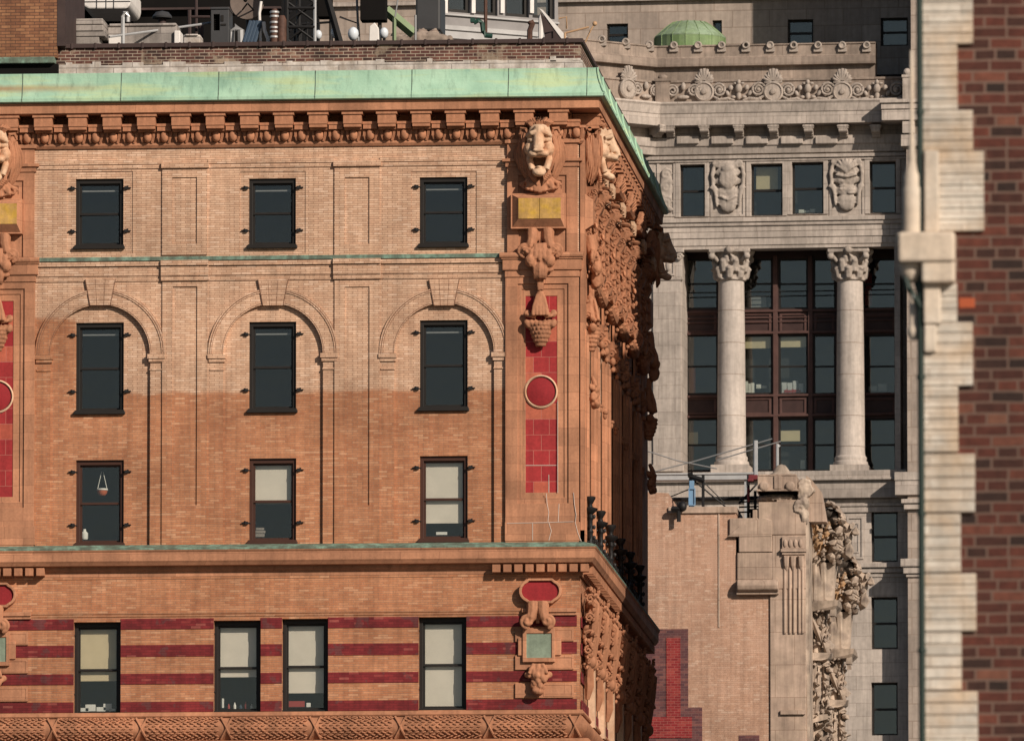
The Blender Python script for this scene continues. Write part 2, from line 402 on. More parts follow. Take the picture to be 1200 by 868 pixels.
# windows
HX = {}
def dims(q): x0, x1, z0, z1 = O.rect(*q, RD); return x0, x1, z0, z1
def window(q, blind=None, bm='blind', brown=False, roller=False, dy=-.05):
    x0, x1, z0, z1 = dims(q); W, H = x1-x0, z1-z0; cx = (x0+x1)/2
    def L(mb): return mb.xf(Matrix.Translation((cx, dy, z0)))
    fm = M['frame_brown'] if brown else M['frame']; h = W/2; f = .085
    fr = MB()
    fr.prism(rc(-h, h, 0, H), .20, .40, [rc(-h+f, h-f, f*.8, H-f*1.3)]); wo = L(fr).build('window', fm, hotel, bevel=.006)
    OFF[wo.name] = None
    mid = H*.495
    for (zb, zt_, y) in ((mid-.03, H-f*1.3+.002, .27), (f*.8-.002, mid+.03, .31)):
        sa = MB(); sa.prism(rc(-h+f-.002, h-f+.002, zb, zt_), y, y+.05, [rc(-h+f+.045, h-f-.045, zb+.05, zt_-.045)])
        L(sa).build('sash', fm, wo)
        pn = MB(); pn.box(-h+f+.04, h-f-.04, y+.02, y+.026, zb+.045, zt_-.04); L(pn).build('pane', M['glass'], wo)
    si = MB(); si.box(-h-.05, h+.04, .04, .22, -.055, .012); si.box(-h-.02, h+.02, .10, .34, -.03, f*.6); L(si).build('sill', fm, wo, bevel=.01)
    for zz in (H*.23, H*.86):
        for s in (-1, 1):
            hg = MB(); hg.tube([(s*(h-.02), .19, zz), (s*(h+.03), .10, zz), (s*(h+.18), .10, zz)], .018, 6)
            hg.box(s*(h+.06)-.035, s*(h+.06)+.035, .07, .14, zz-.035, zz+.035); hg.tube([(s*(h+.10), .10, zz-.03), (s*(h+.10), .10, zz+.05)], .022, 6)
            L(hg).build('shutter_hinge', M['iron'], wo)
    if blind:
        b = MB(); zb = f + (H-2*f)*(1-blind); n = 14; b.box(-h+f, h-f, .385, .392, zb, H-f); b.box(-h+f, h-f, .38, .397, zb-.02, zb+.012)
        L(b).build('blind', M[bm], wo)
    if roller:
        b = MB(); b.box(-h+f+.05, h-f-.06, .37, .41, H-f-.20, H-f-.165); L(b).build('roller_bar', M['steel'], wo)
    return wo
for i, q in enumerate(WIN):
    window(q, {7: .52, 8: .80, 9: .62, 10: .60, 11: .80, 12: .985}.get(i), 'blind_y' if i == 9 else 'blind', i in (6, 7, 8), i < 6, -.115 if i < 3 else -.05)

# lower storey: maroon brick stripes, cut round the windows
xr = O.x(676); cuts = sorted((dims(q)[0], dims(q)[1]) for q in WIN[9:])
for v0, v1 in ((721.5, 734), (752.5, 766), (786, 798.5), (819, 831)):
    z1, z0 = O.z(v0, 600), O.z(v1, 600)
    zs = (O.z(v0, 600)+O.z(v1, 600))/2; xa = XE
    for c0, c1 in cuts + [(xr, None)]:
        MB().box(xa, c0-.001, -.045, -.031, z0, z1).build('maroon_band', M['maroon'], hotel); xa = (c1 or 0)+.001

# lower cornice, swept round the corner
side_path = lambda y0=0: [(XE, 0), (0, 0), (0, SIDE)]
lc = MB(); zv = lambda v: O.z(v, 640)
prof = [(0, zv(672)), (.05, zv(672)), (.06, zv(667)), (.12, zv(664)), (.13, zv(660.5)), (.30, zv(660)), (.34, zv(657)), (.37, zv(655)), (.37, zv(645)), (.40, zv(643)), (.40, zv(641)), (0, zv(638))]
lc.sweep(prof, side_path()); lc.build('lower_cornice', M['terra'], hotel)
fl = MB(); fl.sweep([(0, zv(634.5)), (.12, zv(635.5)), (.405, zv(640.2)), (.405, zv(642.2)), (.0, zv(640))], side_path()); fl.build('cornice_flashing', M['dark_copper'], hotel)
pm = MB()
pm.sweep([(.0, zv(675)), (.04, zv(675)), (.045, zv(672.3)), (0, zv(672.3))], side_path())
pm.box(XE, O.x(612), -.07, -.029, O.z(718), O.z(714.5)); pm.box(XE, O.x(612), -.05, -.029, O.z(721), O.z(718))
pm.build('string_course', M['brick'], hotel)
for s in (0, -636):                                                      # dentils above each lion pier
    for k in range(9 if not s else 9):
        u = 578 + 12.9*k + s
        if s and u < -60: continue
        x = O.x(u); dn = MB(); dn.box(x, x+.19, -.30, -.05, zv(671), zv(662)); dn.build('dentil', M['terra_plain'], hotel, bevel=.006)
for k in range(56):
    dn = MB(); y = .35+.38*k; dn.box(.05, .28, y, y+.19, zv(671), zv(662)); dn.build('dentil', M['terra_plain'], hotel)
# leaf torus at the bottom
gt = MB(); z0, z1 = O.z(866, 400), O.z(839, 400); r = (z1-z0)/2
pr = [(.02+.16*math.sin(PI*i/10), z0+(z1-z0)*i/10) for i in range(11)]
gt.sweep([(0, z0)] + pr + [(0, z1)], side_path())
gt.sweep([(0, z1), (.07, z1), (.09, z1+.03), (.05, z1+.12), (0, z1+.12)], side_path())
gt.sweep([(0, z0-.15), (.26, z0-.15), (.28, z0-.10), (.2, z0-.02), (0, z0-.02)], side_path())
leaf = MB()
xx = O.x(-70); k = 0
while xx < -.15:
    ph = (xx - O.x(56)) % 2.06
    if ph < .30:
        for s in (-1, 1): leaf.tube([(xx+.02, -.10, (z0+z1)/2+s*r*.95), (xx+.15, -.20, (z0+z1)/2), (xx+.28, -.10, (z0+z1)/2-s*r*.95)], .03, 6)
        xx += .30; continue
    for j in range(7):
        a = (j+.5*(k % 2)-.2)/6.6; ang = PI*a
        d = 1 if ((xx - O.x(56)) % 2.06) < 1.15 else -1
        leaf.ell((xx+random.uniform(-.01, .01), -.02-.165*math.sin(ang), (z0+z1)/2 - r*math.cos(ang)*.97), (.062, .032, .026), (0, .35*d*(1 if j % 2 else -.8), .1), 1)
    xx += .082; k += 1
gt.join(leaf); gt.build('leaf_moulding', M['terra_plain'], hotel, smooth=True)

# main cornice
zc = lambda v: O.z(v, 640)
xf_ = [(XE, 0), (0, 0), (0, SIDE)]
cs = MB()
cs.sweep([(0, zc(169)), (.05, zc(169)), (.09, zc(166)), (.09, zc(163.5)), (0, zc(163.5))], xf_)
cs.sweep([(-.4, zc(163.2)), (.05, zc(163.2)), (.10, zc(152)), (.14, zc(151)), (.14, zc(148)), (-.22, zc(147.5)), (-.22, zc(131)), (-.4, zc(131))], xf_)
cs.sweep([(-.4, zc(131)), (.46, zc(131)), (.49, zc(130)), (.50, zc(121)), (.52, zc(119.5)), (.52, zc(118.6)), (-.4, zc(118.5))], xf_)
cs.build('main_cornice', M['terra'], hotel)
cp = MB(); cr = [(0, zc(118.4)), (.60, zc(118.0)), (.63, zc(117.0)), (.63, zc(113.6)), (.60, zc(112.4))]
for i in range(9): t = i/8; cr.append((.59-.15*math.sin(t*PI/2), zc(111.5-28.5*t)))
cp.sweep(cr + [(0, zc(82))], xf_); co = cp.build('copper_gutter', M['copper'], hotel)
OFF[co.name] = None
for u in (29.5, 145, 259, 372, 485, 598, -90, 690):                      # standing seams
    x = O.x(u, 100); sm = MB()
    sm.tube([(x, -(.63), zc(117)), (x, -.635, zc(113.6)), (x, -.605, zc(112))] + [(x, -(.595-.15*math.sin(t/8*PI/2)), zc(111.5-28.5*t/8)) for t in range(9)], .012, 5)
    sm.build('seam', M['dark_copper'], co)
for k in range(10):
    y = 1.2+2.2*k; sm = MB()
    sm.tube([(.63, y, zc(117)), (.635, y, zc(113.6)), (.61, y, zc(112))] + [(.60-.15*math.sin(t/8*PI/2), y, zc(111.5-28.5*t/8)) for t in range(9)], .03, 5)
    sm.build('seam', M['copper'], co)
sm = MB(); sm.tube([(.63, -.63, zc(117)), (.635, -.635, zc(113.6)), (.61, -.61, zc(112))] + [(.60-.15*math.sin(t/8*PI/2), -.60+.15*math.sin(t/8*PI/2), zc(111.5-28.5*t/8)) for t in range(9)], .025, 6); sm.build('seam', M['copper'], co)
def modillion():
    b = MB(); wd = .215; zt_, zb = 0, -.33
    b.box(-wd, wd, -.44, .2, -.27, -.05); b.box(-wd-.035, wd+.035, -.475, .2, -.05, 0)
    b.box(-wd+.01, wd-.01, -.42, .2, -.345, -.275); b.tube([(-wd+.01, -.20, -.35), (wd-.01, -.20, -.35)], .05, 8)
    return b.mesh('modillion', M['terra_plain'])
mod_me = modillion(); zm = zc(132)
def egg_block():
    b = MB(); b.box(-.165, .165, -.25, .2, -.17, 0); b.box(-.18, .18, -.27, .2, -.06, 0)
    return b.mesh('soffit_block', M['terra_plain'])
egg_me = egg_block()
def eggs():
    b = MB()
    for dx in (-.2, .2):
        b.ell((dx, -.155, -.11), (.105, .10, .135), sub=2)
        for q in (-.135, .135, -.165, .165): b.tube([(dx+q, -.15, .0), (dx+q*.95, -.17, -.12), (dx+q*.75, -.13, -.23)], .016, 5)
    return b.mesh('egg_moulding', M['terra_plain'], True)
eggs_me = eggs()
def cop(name, me, parent, loc, rz=0):
    o = bpy.data.objects.new(name, me); COL.objects.link(o); o.parent = parent; o.location = loc; o.rotation_euler.z = rz; return o
k = 0; u = 656.0
while u > -40:
    cop('modillion', mod_me, hotel, (O.x(u, 140), 0, zm)); cop('soffit_block', egg_me, hotel, (O.x(u+20 if u+20 < 672 else 672, 147), 0, zc(142)))
    cop('egg_moulding', eggs_me, hotel, (O.x(u+10, 156), 0, zc(151.5))); u -= 40.2
for k in range(24):
    y = .55+.805*k
    cop('modillion', mod_me, hotel, (0, y, zm), PI/2); cop('soffit_block', egg_me, hotel, (0, y+.4, zc(142)), PI/2); cop('egg_moulding', eggs_me, hotel, (0, y+.2, zc(151.5)), PI/2)

# ---- carved ornaments (sculpted from lobes, then fused)
def lion_face():
    b = MB()
    b.ell((0, -.27, .47), (.335, .30, .43)); b.ell((0, -.36, .70), (.27, .15, .18))                      # skull and forehead
    b.tube([(0, -.47, .74), (0, -.55, .55), (0, -.62, .38), (0, -.68, .24)], [.15, .13, .125, .14], 12)   # broad nose bridge
    b.ell((0, -.77, .17), (.14, .06, .045)); b.ell((0, -.74, .235), (.125, .08, .06)); b.ell((0, -.54, .12), (.25, .23, .10))
    for s in (-1, 1):
        b.ell((s*.125, -.64, .10), (.13, .14, .085)); b.ell((s*.22, -.38, .25), (.15, .20, .19))         # muzzle pads, cheeks
        b.tube([(s*.07, -.60, .635), (s*.17, -.61, .60), (s*.29, -.46, .55)], [.05, .058, .05], 8)      # brow over a narrow eye
        b.tube([(s*.09, -.56, .455), (s*.18, -.55, .435), (s*.27, -.45, .455)], [.04, .045, .04], 8)
        b.tube([(s*.235, -.30, .18), (s*.225, -.40, -.03), (s*.165, -.45, -.25)], [.11, .085, .08], 8)     # jaw sides
    b.ell((0, -.48, -.31), (.18, .17, .085)); b.ell((0, -.56, -.35), (.15, .13, .09)); b.ell((0, -.45, -.20), (.10, .16, .035))
    b.ell((0, -.06, .1), (.24, .06, .5))
    return b.mesh('lion_head', M['terra_pale'], remesh=.018, jitter=.006)
def lion_mane():
    b = MB(); rnd = random.Random(3)
    for s in (-1, 1):
        b.ell((s*.37, -.26, .62), (.10, .05, .12), (0, s*.5, 0)); b.tube([(s*.28, -.30, .58), (s*.32, -.34, .74), (s*.44, -.30, .76), (s*.47, -.26, .62), (s*.40, -.28, .50)], [.04, .045, .04, .04, .035], 6)
        for i in range(8):
            t = i/7; q = rnd.uniform(-.015, .015)
            x0 = .30+.20*t; y0 = -.36+.30*t; z0_ = .70-.30*abs(t-.35); ln = .95+.25*math.sin(PI*t)+q*3
            pts = []
            for k in range(7):
                w_ = k/6; pts.append((s*(x0+.085*math.sin(PI*w_*1.05)-.17*w_**2.2+.022*math.sin(6*w_+i*1.7)), y0-.05*math.sin(PI*w_)+.07*w_, z0_-ln*w_))
            b.tube(pts, [.03, .047, .052, .05, .045, .035, .012], 6)
        for k in range(4): b.tube([(s*(.20-.03*k), -.30, -.18-.06*k), (s*(.22-.03*k), -.34, -.36-.04*k), (s*(.14-.03*k), -.30, -.52-.03*k)], [.05, .055, .02], 6)
    for i in range(11):
        a = R_(160-i*14); b.tube([(.16*math.cos(a), -.40, .72), (.25*math.cos(a), -.42, .84+.05*math.sin(a)), (.33*math.cos(a), -.30, .84+.16*math.sin(a)), (.36*math.cos(a), -.16, .80+.14*math.sin(a))], [.03, .05, .045, .02], 6)
    b.ell((0, -.03, .25), (.42, .07, .60))
    return b.mesh('mane', M['terra_plain'], True)
LION, MANE = lion_face(), lion_mane()
def lion(u, v, s=0, y=0, rz=0, xp=None):
    x, z = O.uv(u, v, 0) if xp is None else xp
    o = cop('lion_head', LION, hotel, (x, y, z), rz); cop('mane', MANE, o, (0, 0, 0)); return o
def lump_leaf(b, x, y, z, w_, h_, n=5, d=.07, curl=.06):
    for i in range(n):                                                   # drooping lobes of an acanthus leaf
        t = (i-(n-1)/2)/max(1, (n-1)/2); b.tube([(x+t*w_*.25, y, z), (x+t*w_*.42, y-d, z-h_*.5), (x+t*w_*.5, y-d-curl*.5, z-h_*(1-.25*abs(t))), (x+t*w_*.53, y-curl, z-h_*(1.04-.25*abs(t)))], [w_*.12, w_*.15, w_*.11, w_*.05], 6)
def drop_upper():                                                        # leaf, fruit and bud hanging under the plaque
    b = MB(); lump_leaf(b, 0, -.16, .0, .46, .42, 5)
    for s in (-1, 1):
        b.ell((s*.22, -.20, -.42), (.15, .14, .16)); b.ell((s*.30, -.14, -.22), (.09, .08, .07)); b.tube(spiral(s*.30, -.22, -.18, .09, 1.2, s), .03, 6)
        b.tube([(s*.05, -.2, -.1), (s*.05, -.235, -.36)], .028, 6)
    for i in range(-2, 3): b.ell((i*.062, -.22+abs(i)*.02, -.66), (.055, .12, .22))
    b.ell((0, -.16, -.6), (.15, .12, .3)); b.box(-.075, .075, -.13, 0, -1.12, -.8); b.ell((.22, -.12, -.62), (.11, .09, .07))
    return b.mesh('fruit_drop', M['terra_plain'], remesh=.022, jitter=.012)
def pine_drop():
    b = MB(); b.lathe([(.08, .2), (.10, .16), (.12, .0), (.2, -.25), (.21, -.38)], (0, -.10, 0), 14)
    for i in range(-2, 3): b.tube([(i*.035, -.19, .1), (i*.075, -.26, -.2), (i*.085, -.29, -.42)], [.035, .05, .045], 6)
    for s in (-1, 1):
        b.tube(spiral(s*.30, -.14, -.34, .10, 1.2, s, a0=PI), .035, 6); b.tube([(s*.1, -.2, -.44), (s*.24, -.2, -.42), (s*.34, -.15, -.36)], .045, 6)
    for i in range(7):
        t = (i-3)/3; b.ell((t*.30, -.17, -.60-.03*(1-abs(t))), (.09, .10, .12), (0, t*.5, 0))
    for r in range(6):
        zr = -.62-.095*r; rad = .24*math.cos(r/6.6*PI/2)
        for i in range(9):
            a = PI*(i+.5*(r % 2))/8; b.ell((rad*math.cos(a), -.09-rad*.9*math.sin(a), zr), .055, sub=1)
    b.ell((0, -.08, -.82), (.2, .17, .32))
    return b.mesh('pine_cone_drop', M['terra_plain'], remesh=.02, jitter=.008)
def grape_drop():
    b = MB(); lump_leaf(b, 0, -.12, .05, .42, .30, 5); rnd = random.Random(5)
    for i in range(30):
        t = rnd.random(); b.ell((rnd.uniform(-1, 1)*.22*(1-t*.75), -.12-rnd.random()*.12, -.22-t*.42), .075, sub=2)
    b.ell((-.26, -.1, -.2), (.08, .06, .08)); b.ell((.26, -.1, -.2), (.08, .06, .08))
    return b.mesh('grape_drop', M['terra_plain'], remesh=.02, jitter=.006)
def scroll_bracket(w_, h_):
    b = MB()
    for s in (-1, 1):
        b.tube([(s*w_*.34, -.10, 0), (s*w_*.34, -.14, -h_*.4), (s*w_*.42, -.17, -h_*.75), (s*w_*.62, -.16, -h_)], [.15, .14, .12, .10], 8)
        b.tube(spiral(s*w_*.66, -.18, -h_*.92, .17, 1.5, s, a0=-PI/2, yout=.06), .05, 6)
    b.tube([(0, -.08, 0), (0, -.08, -h_)], .055, 6)
    return b.mesh('scroll_bracket', M['terra_plain'], remesh=.02, jitter=.006)
DU, PD, GD, SB, SB2 = drop_upper(), pine_drop(), grape_drop(), scroll_bracket(.55, .56), scroll_bracket(.36, .50)

def pier(du):
    """lion pier at the end of the front; du shifts it in photo pixels"""
    def Q(u0, v0, u1, v1, y=0): a = O.rect(u0, v0, u1, v1, y); d = O.x(600+du) - O.x(600); return a[0]+d, a[1]+d, a[2], a[3]
    def X(u, v=434): return O.x(u, v) + O.x(600+du) - O.x(600)
    b = MB()
    b.prism(rc(*Q(592.5, 318, 678.5, 641)), -.10, 0, [rc(*Q(607, 333, 672-5.5, 590))])
    b.prism(rc(*Q(606.5, 332.5, 667, 590.5)), -.06, -.001, [rc(*Q(611.5, 339, 661.5, 583))])
    b.prism(rc(*Q(611, 338.5, 662, 583.5)), -.035, -.001, [rc(*Q(616, 347, 653, 577))])
    b.prism(rc(*Q(594.5, 163, 677, 302)), -.09, .02, [rc(*Q(608, 206, 664, 296))]); b.prism(rc(*Q(607, 205, 665, 297)), -.05, -.001, [rc(*Q(614, 212, 658, 222))]); b.box(*Q(607, 205, 665, 297)[:2], -.03, -.001, *Q(607, 205, 665, 297)[2:])
    for v0, v1, p, e in ((164, 168.5, .14, 2), (186.5, 190, .17, 5), (190, 196, .12, 1.5), (317, 325, .13, 2), (304, 317, .17, 4.5), (302.5, 304.5, .20, 6)):
        b.box(*Q(594-e, v0, 677.5+e, v1)[:2], -p, .02, *Q(594-e, v0, 677.5+e, v1)[2:])
    r0 = Q(586, 297, 684, 303); b.tube([(r0[0], -.17, (r0[2]+r0[3])/2), (r0[1], -.17, (r0[2]+r0[3])/2)], .075, 10); b.box(r0[0], r0[1], -.17, 0, r0[2]+.01, r0[3]-.01)
    b.box(*Q(592, 612, 680, 641)[:2], -.115, 0, *Q(592, 612, 680, 634)[2:])
    b.box(*Q(612, 712, 676, 716)[:2], -.14, 0, *Q(612, 713, 676, 717.5)[2:]); b.box(*Q(614, 716, 676, 720)[:2], -.10, 0, *Q(612, 717.5, 676, 721)[2:])
    pr = b.build('corner_pier', M['terra'], hotel, bevel=.008)
    for v0, v1 in ((735.5, 751.5), (767.5, 784.5), (800, 817.5)):
        c = MB(); c.box(*Q(604, v0, 672.5, v1)[:2], -.085, -.03, *Q(604, v0, 674, v1)[2:]); c.prism(rc(*Q(637, v0+1.8, 671, v1-1.8)), -.094, -.08, [rc(*Q(638, v0+2.8, 670, v1-2.8))]); c.build('terracotta_block', M['terra'], hotel, bevel=.008)
    MB().box(*Q(615, 346, 654, 578)[:2], -.02, -.0005, *Q(615, 346, 654, 578)[2:]).build('red_panel', M['red_tile'], hotel)
    x, z = X(634, 459), O.z(459, 634)
    MB().lathe([(.40, 0), (.40, -.03), (.37, -.05), (.35, -.03), (.345, 0)], (x, -.02, z), 40, 'Y').build('ring', M['terra_pale'], hotel, smooth=True)
    MB().lathe([(0, -.06), (.2, -.05), (.33, -.02), (.345, .0)], (x, -.01, z), 40, 'Y').build('red_roundel', M['red_plain'], hotel, smooth=True)
    # ochre plaque on a bevelled box
    a = Q(599, 227, 663, 268, -.2); c = Q(608.5, 233.5, 658, 257.5, -.2)
    pl = MB()
    pl.box(a[0], a[1], -.22, 0, a[2], a[3])
    pl.prism(rc(a[0], a[1], a[2], a[3]), -.27, -.22, [rc(a[0]+.03, a[1]-.03, a[2]+.03, a[3]-.03)])
    pl.build('plaque', M['terra'], hotel)
    bl = MB(); o_ = (a[0]+.03, a[1]-.03, a[2]+.03, a[3]-.03)
    for p in (((o_[0], o_[2]), (o_[1], o_[2]), (c[1], c[2]), (c[0], c[2])), ((o_[0], o_[3]), (o_[1], o_[3]), (c[1], c[3]), (c[0], c[3])), ((o_[0], o_[2]), (o_[0], o_[3]), (c[0], c[3]), (c[0], c[2])), ((o_[1], o_[2]), (o_[1], o_[3]), (c[1], c[3]), (c[1], c[2]))):
        q = [bl.bm.verts.new((p[i][0], -.262 if i < 2 else -.43, p[i][1])) for i in range(4)]; bl.bm.faces.new(q)
        q2 = [bl.bm.verts.new((p[i][0], -.221, p[i][1])) for i in range(4)]
        for i in range(4): bl.bm.faces.new((q[i], q[(i+1) % 4], q2[(i+1) % 4], q2[i]))
    bl.build('plaque_bevel', M['terra'], hotel)
    m_ = (c[0]+c[1])/2
    MB().box(c[0], m_-.006, -.436, -.2205, c[2], c[3]).box(m_+.006, c[1], -.434, -.2205, c[2], c[3]).build('ochre_tile', M['gold_tile'], hotel)
    xc = X(634, 200)
    lion(0, 0, xp=(xc, O.z(190, 634)), y=-.10)
    bb = MB(); lump_leaf(bb, 0, -.2, 0, .62, .34, 7)
    for s in (-1, 1): bb.tube(spiral(s*.38, -.12, -.16, .11, 1.4, s), .035, 6); bb.tube([(s*.2, -.2, .1), (s*.32, -.2, -.05), (s*.4, -.14, -.1)], .05, 6)
    cop('leaf_bib', bb.mesh('leaf_bib', M['terra_plain'], remesh=.02), hotel, (xc, -.05, O.z(211, 634)))
    cop('scroll_bracket', SB, hotel, (xc, -.05, O.z(269, 634))); cop('fruit_drop', DU, hotel, (xc, -.12, O.z(287, 634))); cop('pine_cone_drop', PD, hotel, (xc, -.03, O.z(351, 634)))
    # lower storey ornaments
    def oval(g):
        x, z = X(634, 693), O.z(693, 634); a_, b_ = .44+g, .20+g
        return circ(x+a_-b_, z, b_, 14, -PI/2*.75, PI/2*.75, True) + [(x+.26+g*.4, z+b_+.03), (x-.26-g*.4, z+b_+.03)] + circ(x-a_+b_, z, b_, 14, PI-PI/2*.75, PI+PI/2*.75, True) + [(x-.26-g*.4, z-b_-.03), (x+.26+g*.4, z-b_-.03)]
    MB().prism(oval(.065), -.24, -.02, [oval(.002)]).build('oval_frame', M['terra'], hotel, bevel=.012)
    MB().prism(oval(0), -.19, -.02).build('oval_panel', M['red_plain'], hotel)
    cop('scroll_bracket', SB2, hotel, (X(631, 705), -.08, O.z(706, 631)))
    sq = MB(); sq.prism(rc(*Q(613, 737, 651, 776)), -.17, -.03, [rc(*Q(617.5, 742.5, 647, 771))])
    sq.box(*Q(607.5, 748, 658, 768)[:2], -.13, -.03, *Q(607.5, 747, 658, 768)[2:]); sq.build('square_frame', M['terra'], hotel, bevel=.012)
    MB().box(*Q(617, 742, 648, 771)[:2], -.145, -.13, *Q(617, 742, 648, 771)[2:]).build('green_panel', M['green_tile'], hotel)
    cop('grape_drop', GD, hotel, (X(631.5, 790), -.07, O.z(781, 631)))
M['mortar'] = plain('pale_repointing', (.52, .42, .36), .9)
M['bevel'] = stone_mat('brown_glazed_terracotta', (.24, .085, .055), .2)
pier(0); pier(-637)
rnd = random.Random(9)
def repoint(pts, y, wd=.010):
    b = MB(); b.tube([(O.uv(u, v, y)[0], y, O.uv(u, v, y)[1]) for u, v in pts], wd, 4); b.build('repointed_joint', M['mortar'], hotel)
for pts, y in (([(672, 577), (673, 590), (675, 603), (674, 612), (677, 624), (681, 634)], -.118), ([(594, 613), (640, 612), (672, 611)], -.118), ([(643, 612), (646, 622), (643, 633)], -.118), ([(624, 612), (624, 633)], -.118), ([(653.5, 470), (653.5, 577)], -.062), ([(640, 578), (641, 590), (643, 600), (642, 611)], -.10), ([(643, 556), (643, 577)], -.025), ([(616, 545), (653, 545)], -.024), ([(655, 590), (654, 612)], -.10)): repoint(pts, y)

# ---- street side of the corner building, seen along its length
sw = MB()
zt1, zb1 = O.z(163, 640), O.z(641, 640)
for y0, y1 in ((-.0, 1.7), (SIDE-2.0, SIDE)):                            # end piers
    sw.box(0, .10, y0, y1, zb1, zt1)
for k in range(-1, 5):                                                   # a fluted pilaster strip and jambs per bay
    yc = 4.1+3.6*k
    for dy, p, wd in ((0, .13, .30), (.55, .07, .2), (-.5, .07, .2), (1.1, .04, .16)):
        if yc+dy-wd < 0: continue
        sw.box(0, p, yc+dy-wd, yc+dy+wd, zb1, O.z(385, 640))
        sw.tube([(p, yc+dy, zb1), (p, yc+dy, O.z(390, 640))], .045, 8)
sw.box(0, .12, 0, SIDE, zb1, zb1+.4)
sw.build('side_pilasters', M['terra'], hotel)
def surround():                                                          # one carved window hood: shell, mask, console and swag
    b = MB(); Z = lambda v: O.uv(705, v, 4.1)[1]
    zsh = Z(203)
    for i in range(11):                                                  # fluted shell hood
        a = R_(8+16.4*i); c, q = math.cos(a), math.sin(a)
        b.tube([(.10, .08*c, zsh), (.34, .40*c, zsh+.22*q), (.40, .62*c, zsh+.10+.26*q), (.34, .74*c, zsh-.04+.30*q)], [.05, .075, .085, .05], 6)
    b.prism([(0, zsh-.12), (.40, zsh-.12), (.44, zsh-.05), (.40, zsh), (0, zsh+.04)], -.8, .8)
    zb = Z(231)                                                          # mask under the hood
    b.ell((.16, 0, zb), (.22, .21, .25)); b.ell((.33, 0, zb-.01), (.10, .07, .07)); b.ell((.29, 0, zb-.13), (.09, .12, .05)); b.ell((.27, 0, zb+.10), (.10, .17, .05)); b.ell((.2, 0, zb+.22), (.18, .25, .08))
    for s in (-1, 1): b.ell((.27, s*.12, zb+.03), (.06, .05, .035)); b.tube([(.12, s*.2, zb+.2), (.2, s*.3, zb), (.12, s*.28, zb-.25)], [.06, .08, .03], 6)
    for i in range(-2, 3): b.tube([(.1, i*.10, zb-.22), (.22, i*.12, zb-.34), (.20, i*.14, zb-.46)], [.05, .055, .02], 6)
    prof = [(0, 240), (.22, 240), (.30, 245), (.31, 251), (.26, 257), (.20, 261), (.19, 290), (.20, 312), (.25, 320), (.34, 327), (.36, 334), (.31, 340), (.22, 341), (.14, 337), (.08, 330), (0, 326)]
    for y in (-1.05, 1.05):
        b.prism([(p, Z(v)) for p, v in prof], y-.17, y+.17)
        for d in (-.17, .17):
            sg = 1 if d > 0 else -1
            b.tube([(x, y+d, z) for x, _, z in spiral(.22, 0, Z(331), .125, 1.6, 1, a0=0)], .035, 6); b.tube([(x, y+d, z) for x, _, z in spiral(.20, 0, Z(250), .10, 1.5, 1)], .03, 6)
            for v in (268, 284, 300): b.ell((.10, y+d, Z(v)), (.05, .04, .11), (0, .5, 0)); b.ell((.16, y+d, Z(v+6)), (.035, .03, .06))
        for v in (262, 275, 288, 301, 314): b.tube([(.19, y-.12, Z(v)), (.245, y, Z(v+3)), (.19, y+.12, Z(v))], [.03, .05, .03], 6)
        b.tube([(x, y-.13, z) for x, _, z in spiral(.09, 0, Z(389), .10, 1.5, 1)], .035, 6); b.box(0, .15, y-.13, y+.13, Z(384), Z(375)); b.ell((.10, y, Z(398)), (.08, .11, .11)); b.ell((.11, y, Z(408)), (.06, .08, .07)); b.ell((.08, y, Z(470)), (.07, .07, .05)); b.ell((.07, y, Z(474)), (.05, .05, .08))
    pts = [(.12+.06*math.sin(PI*t/10), -1.0+2.0*t/10, Z(338)-.32*math.sin(PI*t/10)) for t in range(11)]
    b.tube(pts, [.07, .10, .13, .14, .15, .16, .15, .14, .13, .10, .07], 8)
    for p in pts[1:-1]:
        for k in range(3): b.ell((p[0]+.09-.03*k, p[1], p[2]+.09-.09*k), .065, sub=1)
    rnd = random.Random(31)
    for k in range(48):
        v = rnd.uniform(205, 400); b.ell((rnd.uniform(.05, .30 if v < 345 else .12), rnd.choice((-1.24, -.86, -.5, .1, .8))+rnd.uniform(-.05, .05), Z(v)), (rnd.uniform(.025, .06), .06, rnd.uniform(.03, .09)), (0, rnd.uniform(-1.2, 1.2), 0), 1)
    for v, p in ((246, .26), (272, .12), (296, .12), (318, .2)): b.tube([(xx_, -1.25, zz_) for xx_, _, zz_ in spiral(p, 0, Z(v), .075, 1.3, 1)], .022, 5)
    b.box(0, .17, -.9, .9, Z(264), Z(258)); b.box(0, .05, -1.2, 1.2, Z(400), Z(236))
    return b.mesh('window_surround', M['terra_plain'], True)
def leafbunch():
    b = MB(); Z = lambda v: O.uv(705, v, 4.1)[1]
    for i in range(7):
        a = R_(200+i*23); b.tube([(.22, .0, Z(213)), (.34, .2*math.cos(a), Z(214)+.1*math.sin(a)), (.36, .42*math.cos(a), Z(216)+.26*math.sin(a))], [.06, .09, .05], 6)
    return b.mesh('leaf_spray', M['terra_pale'], True)
SU, LB = surround(), leafbunch()
for k in range(-1, 5):
    yc = 4.1+3.6*k
    if k < 0: yc = 1.9
    cop('window_surround', SU, hotel, (.03, yc, 0)); cop('leaf_spray', LB, hotel, (.06, yc+.75, 0))
lion(0, 0, y=.9, rz=PI/2, xp=(.08, O.z(185, 680))); lion(0, 0, y=SIDE-1.0, rz=PI/2, xp=(.10, O.z(185, 680)))
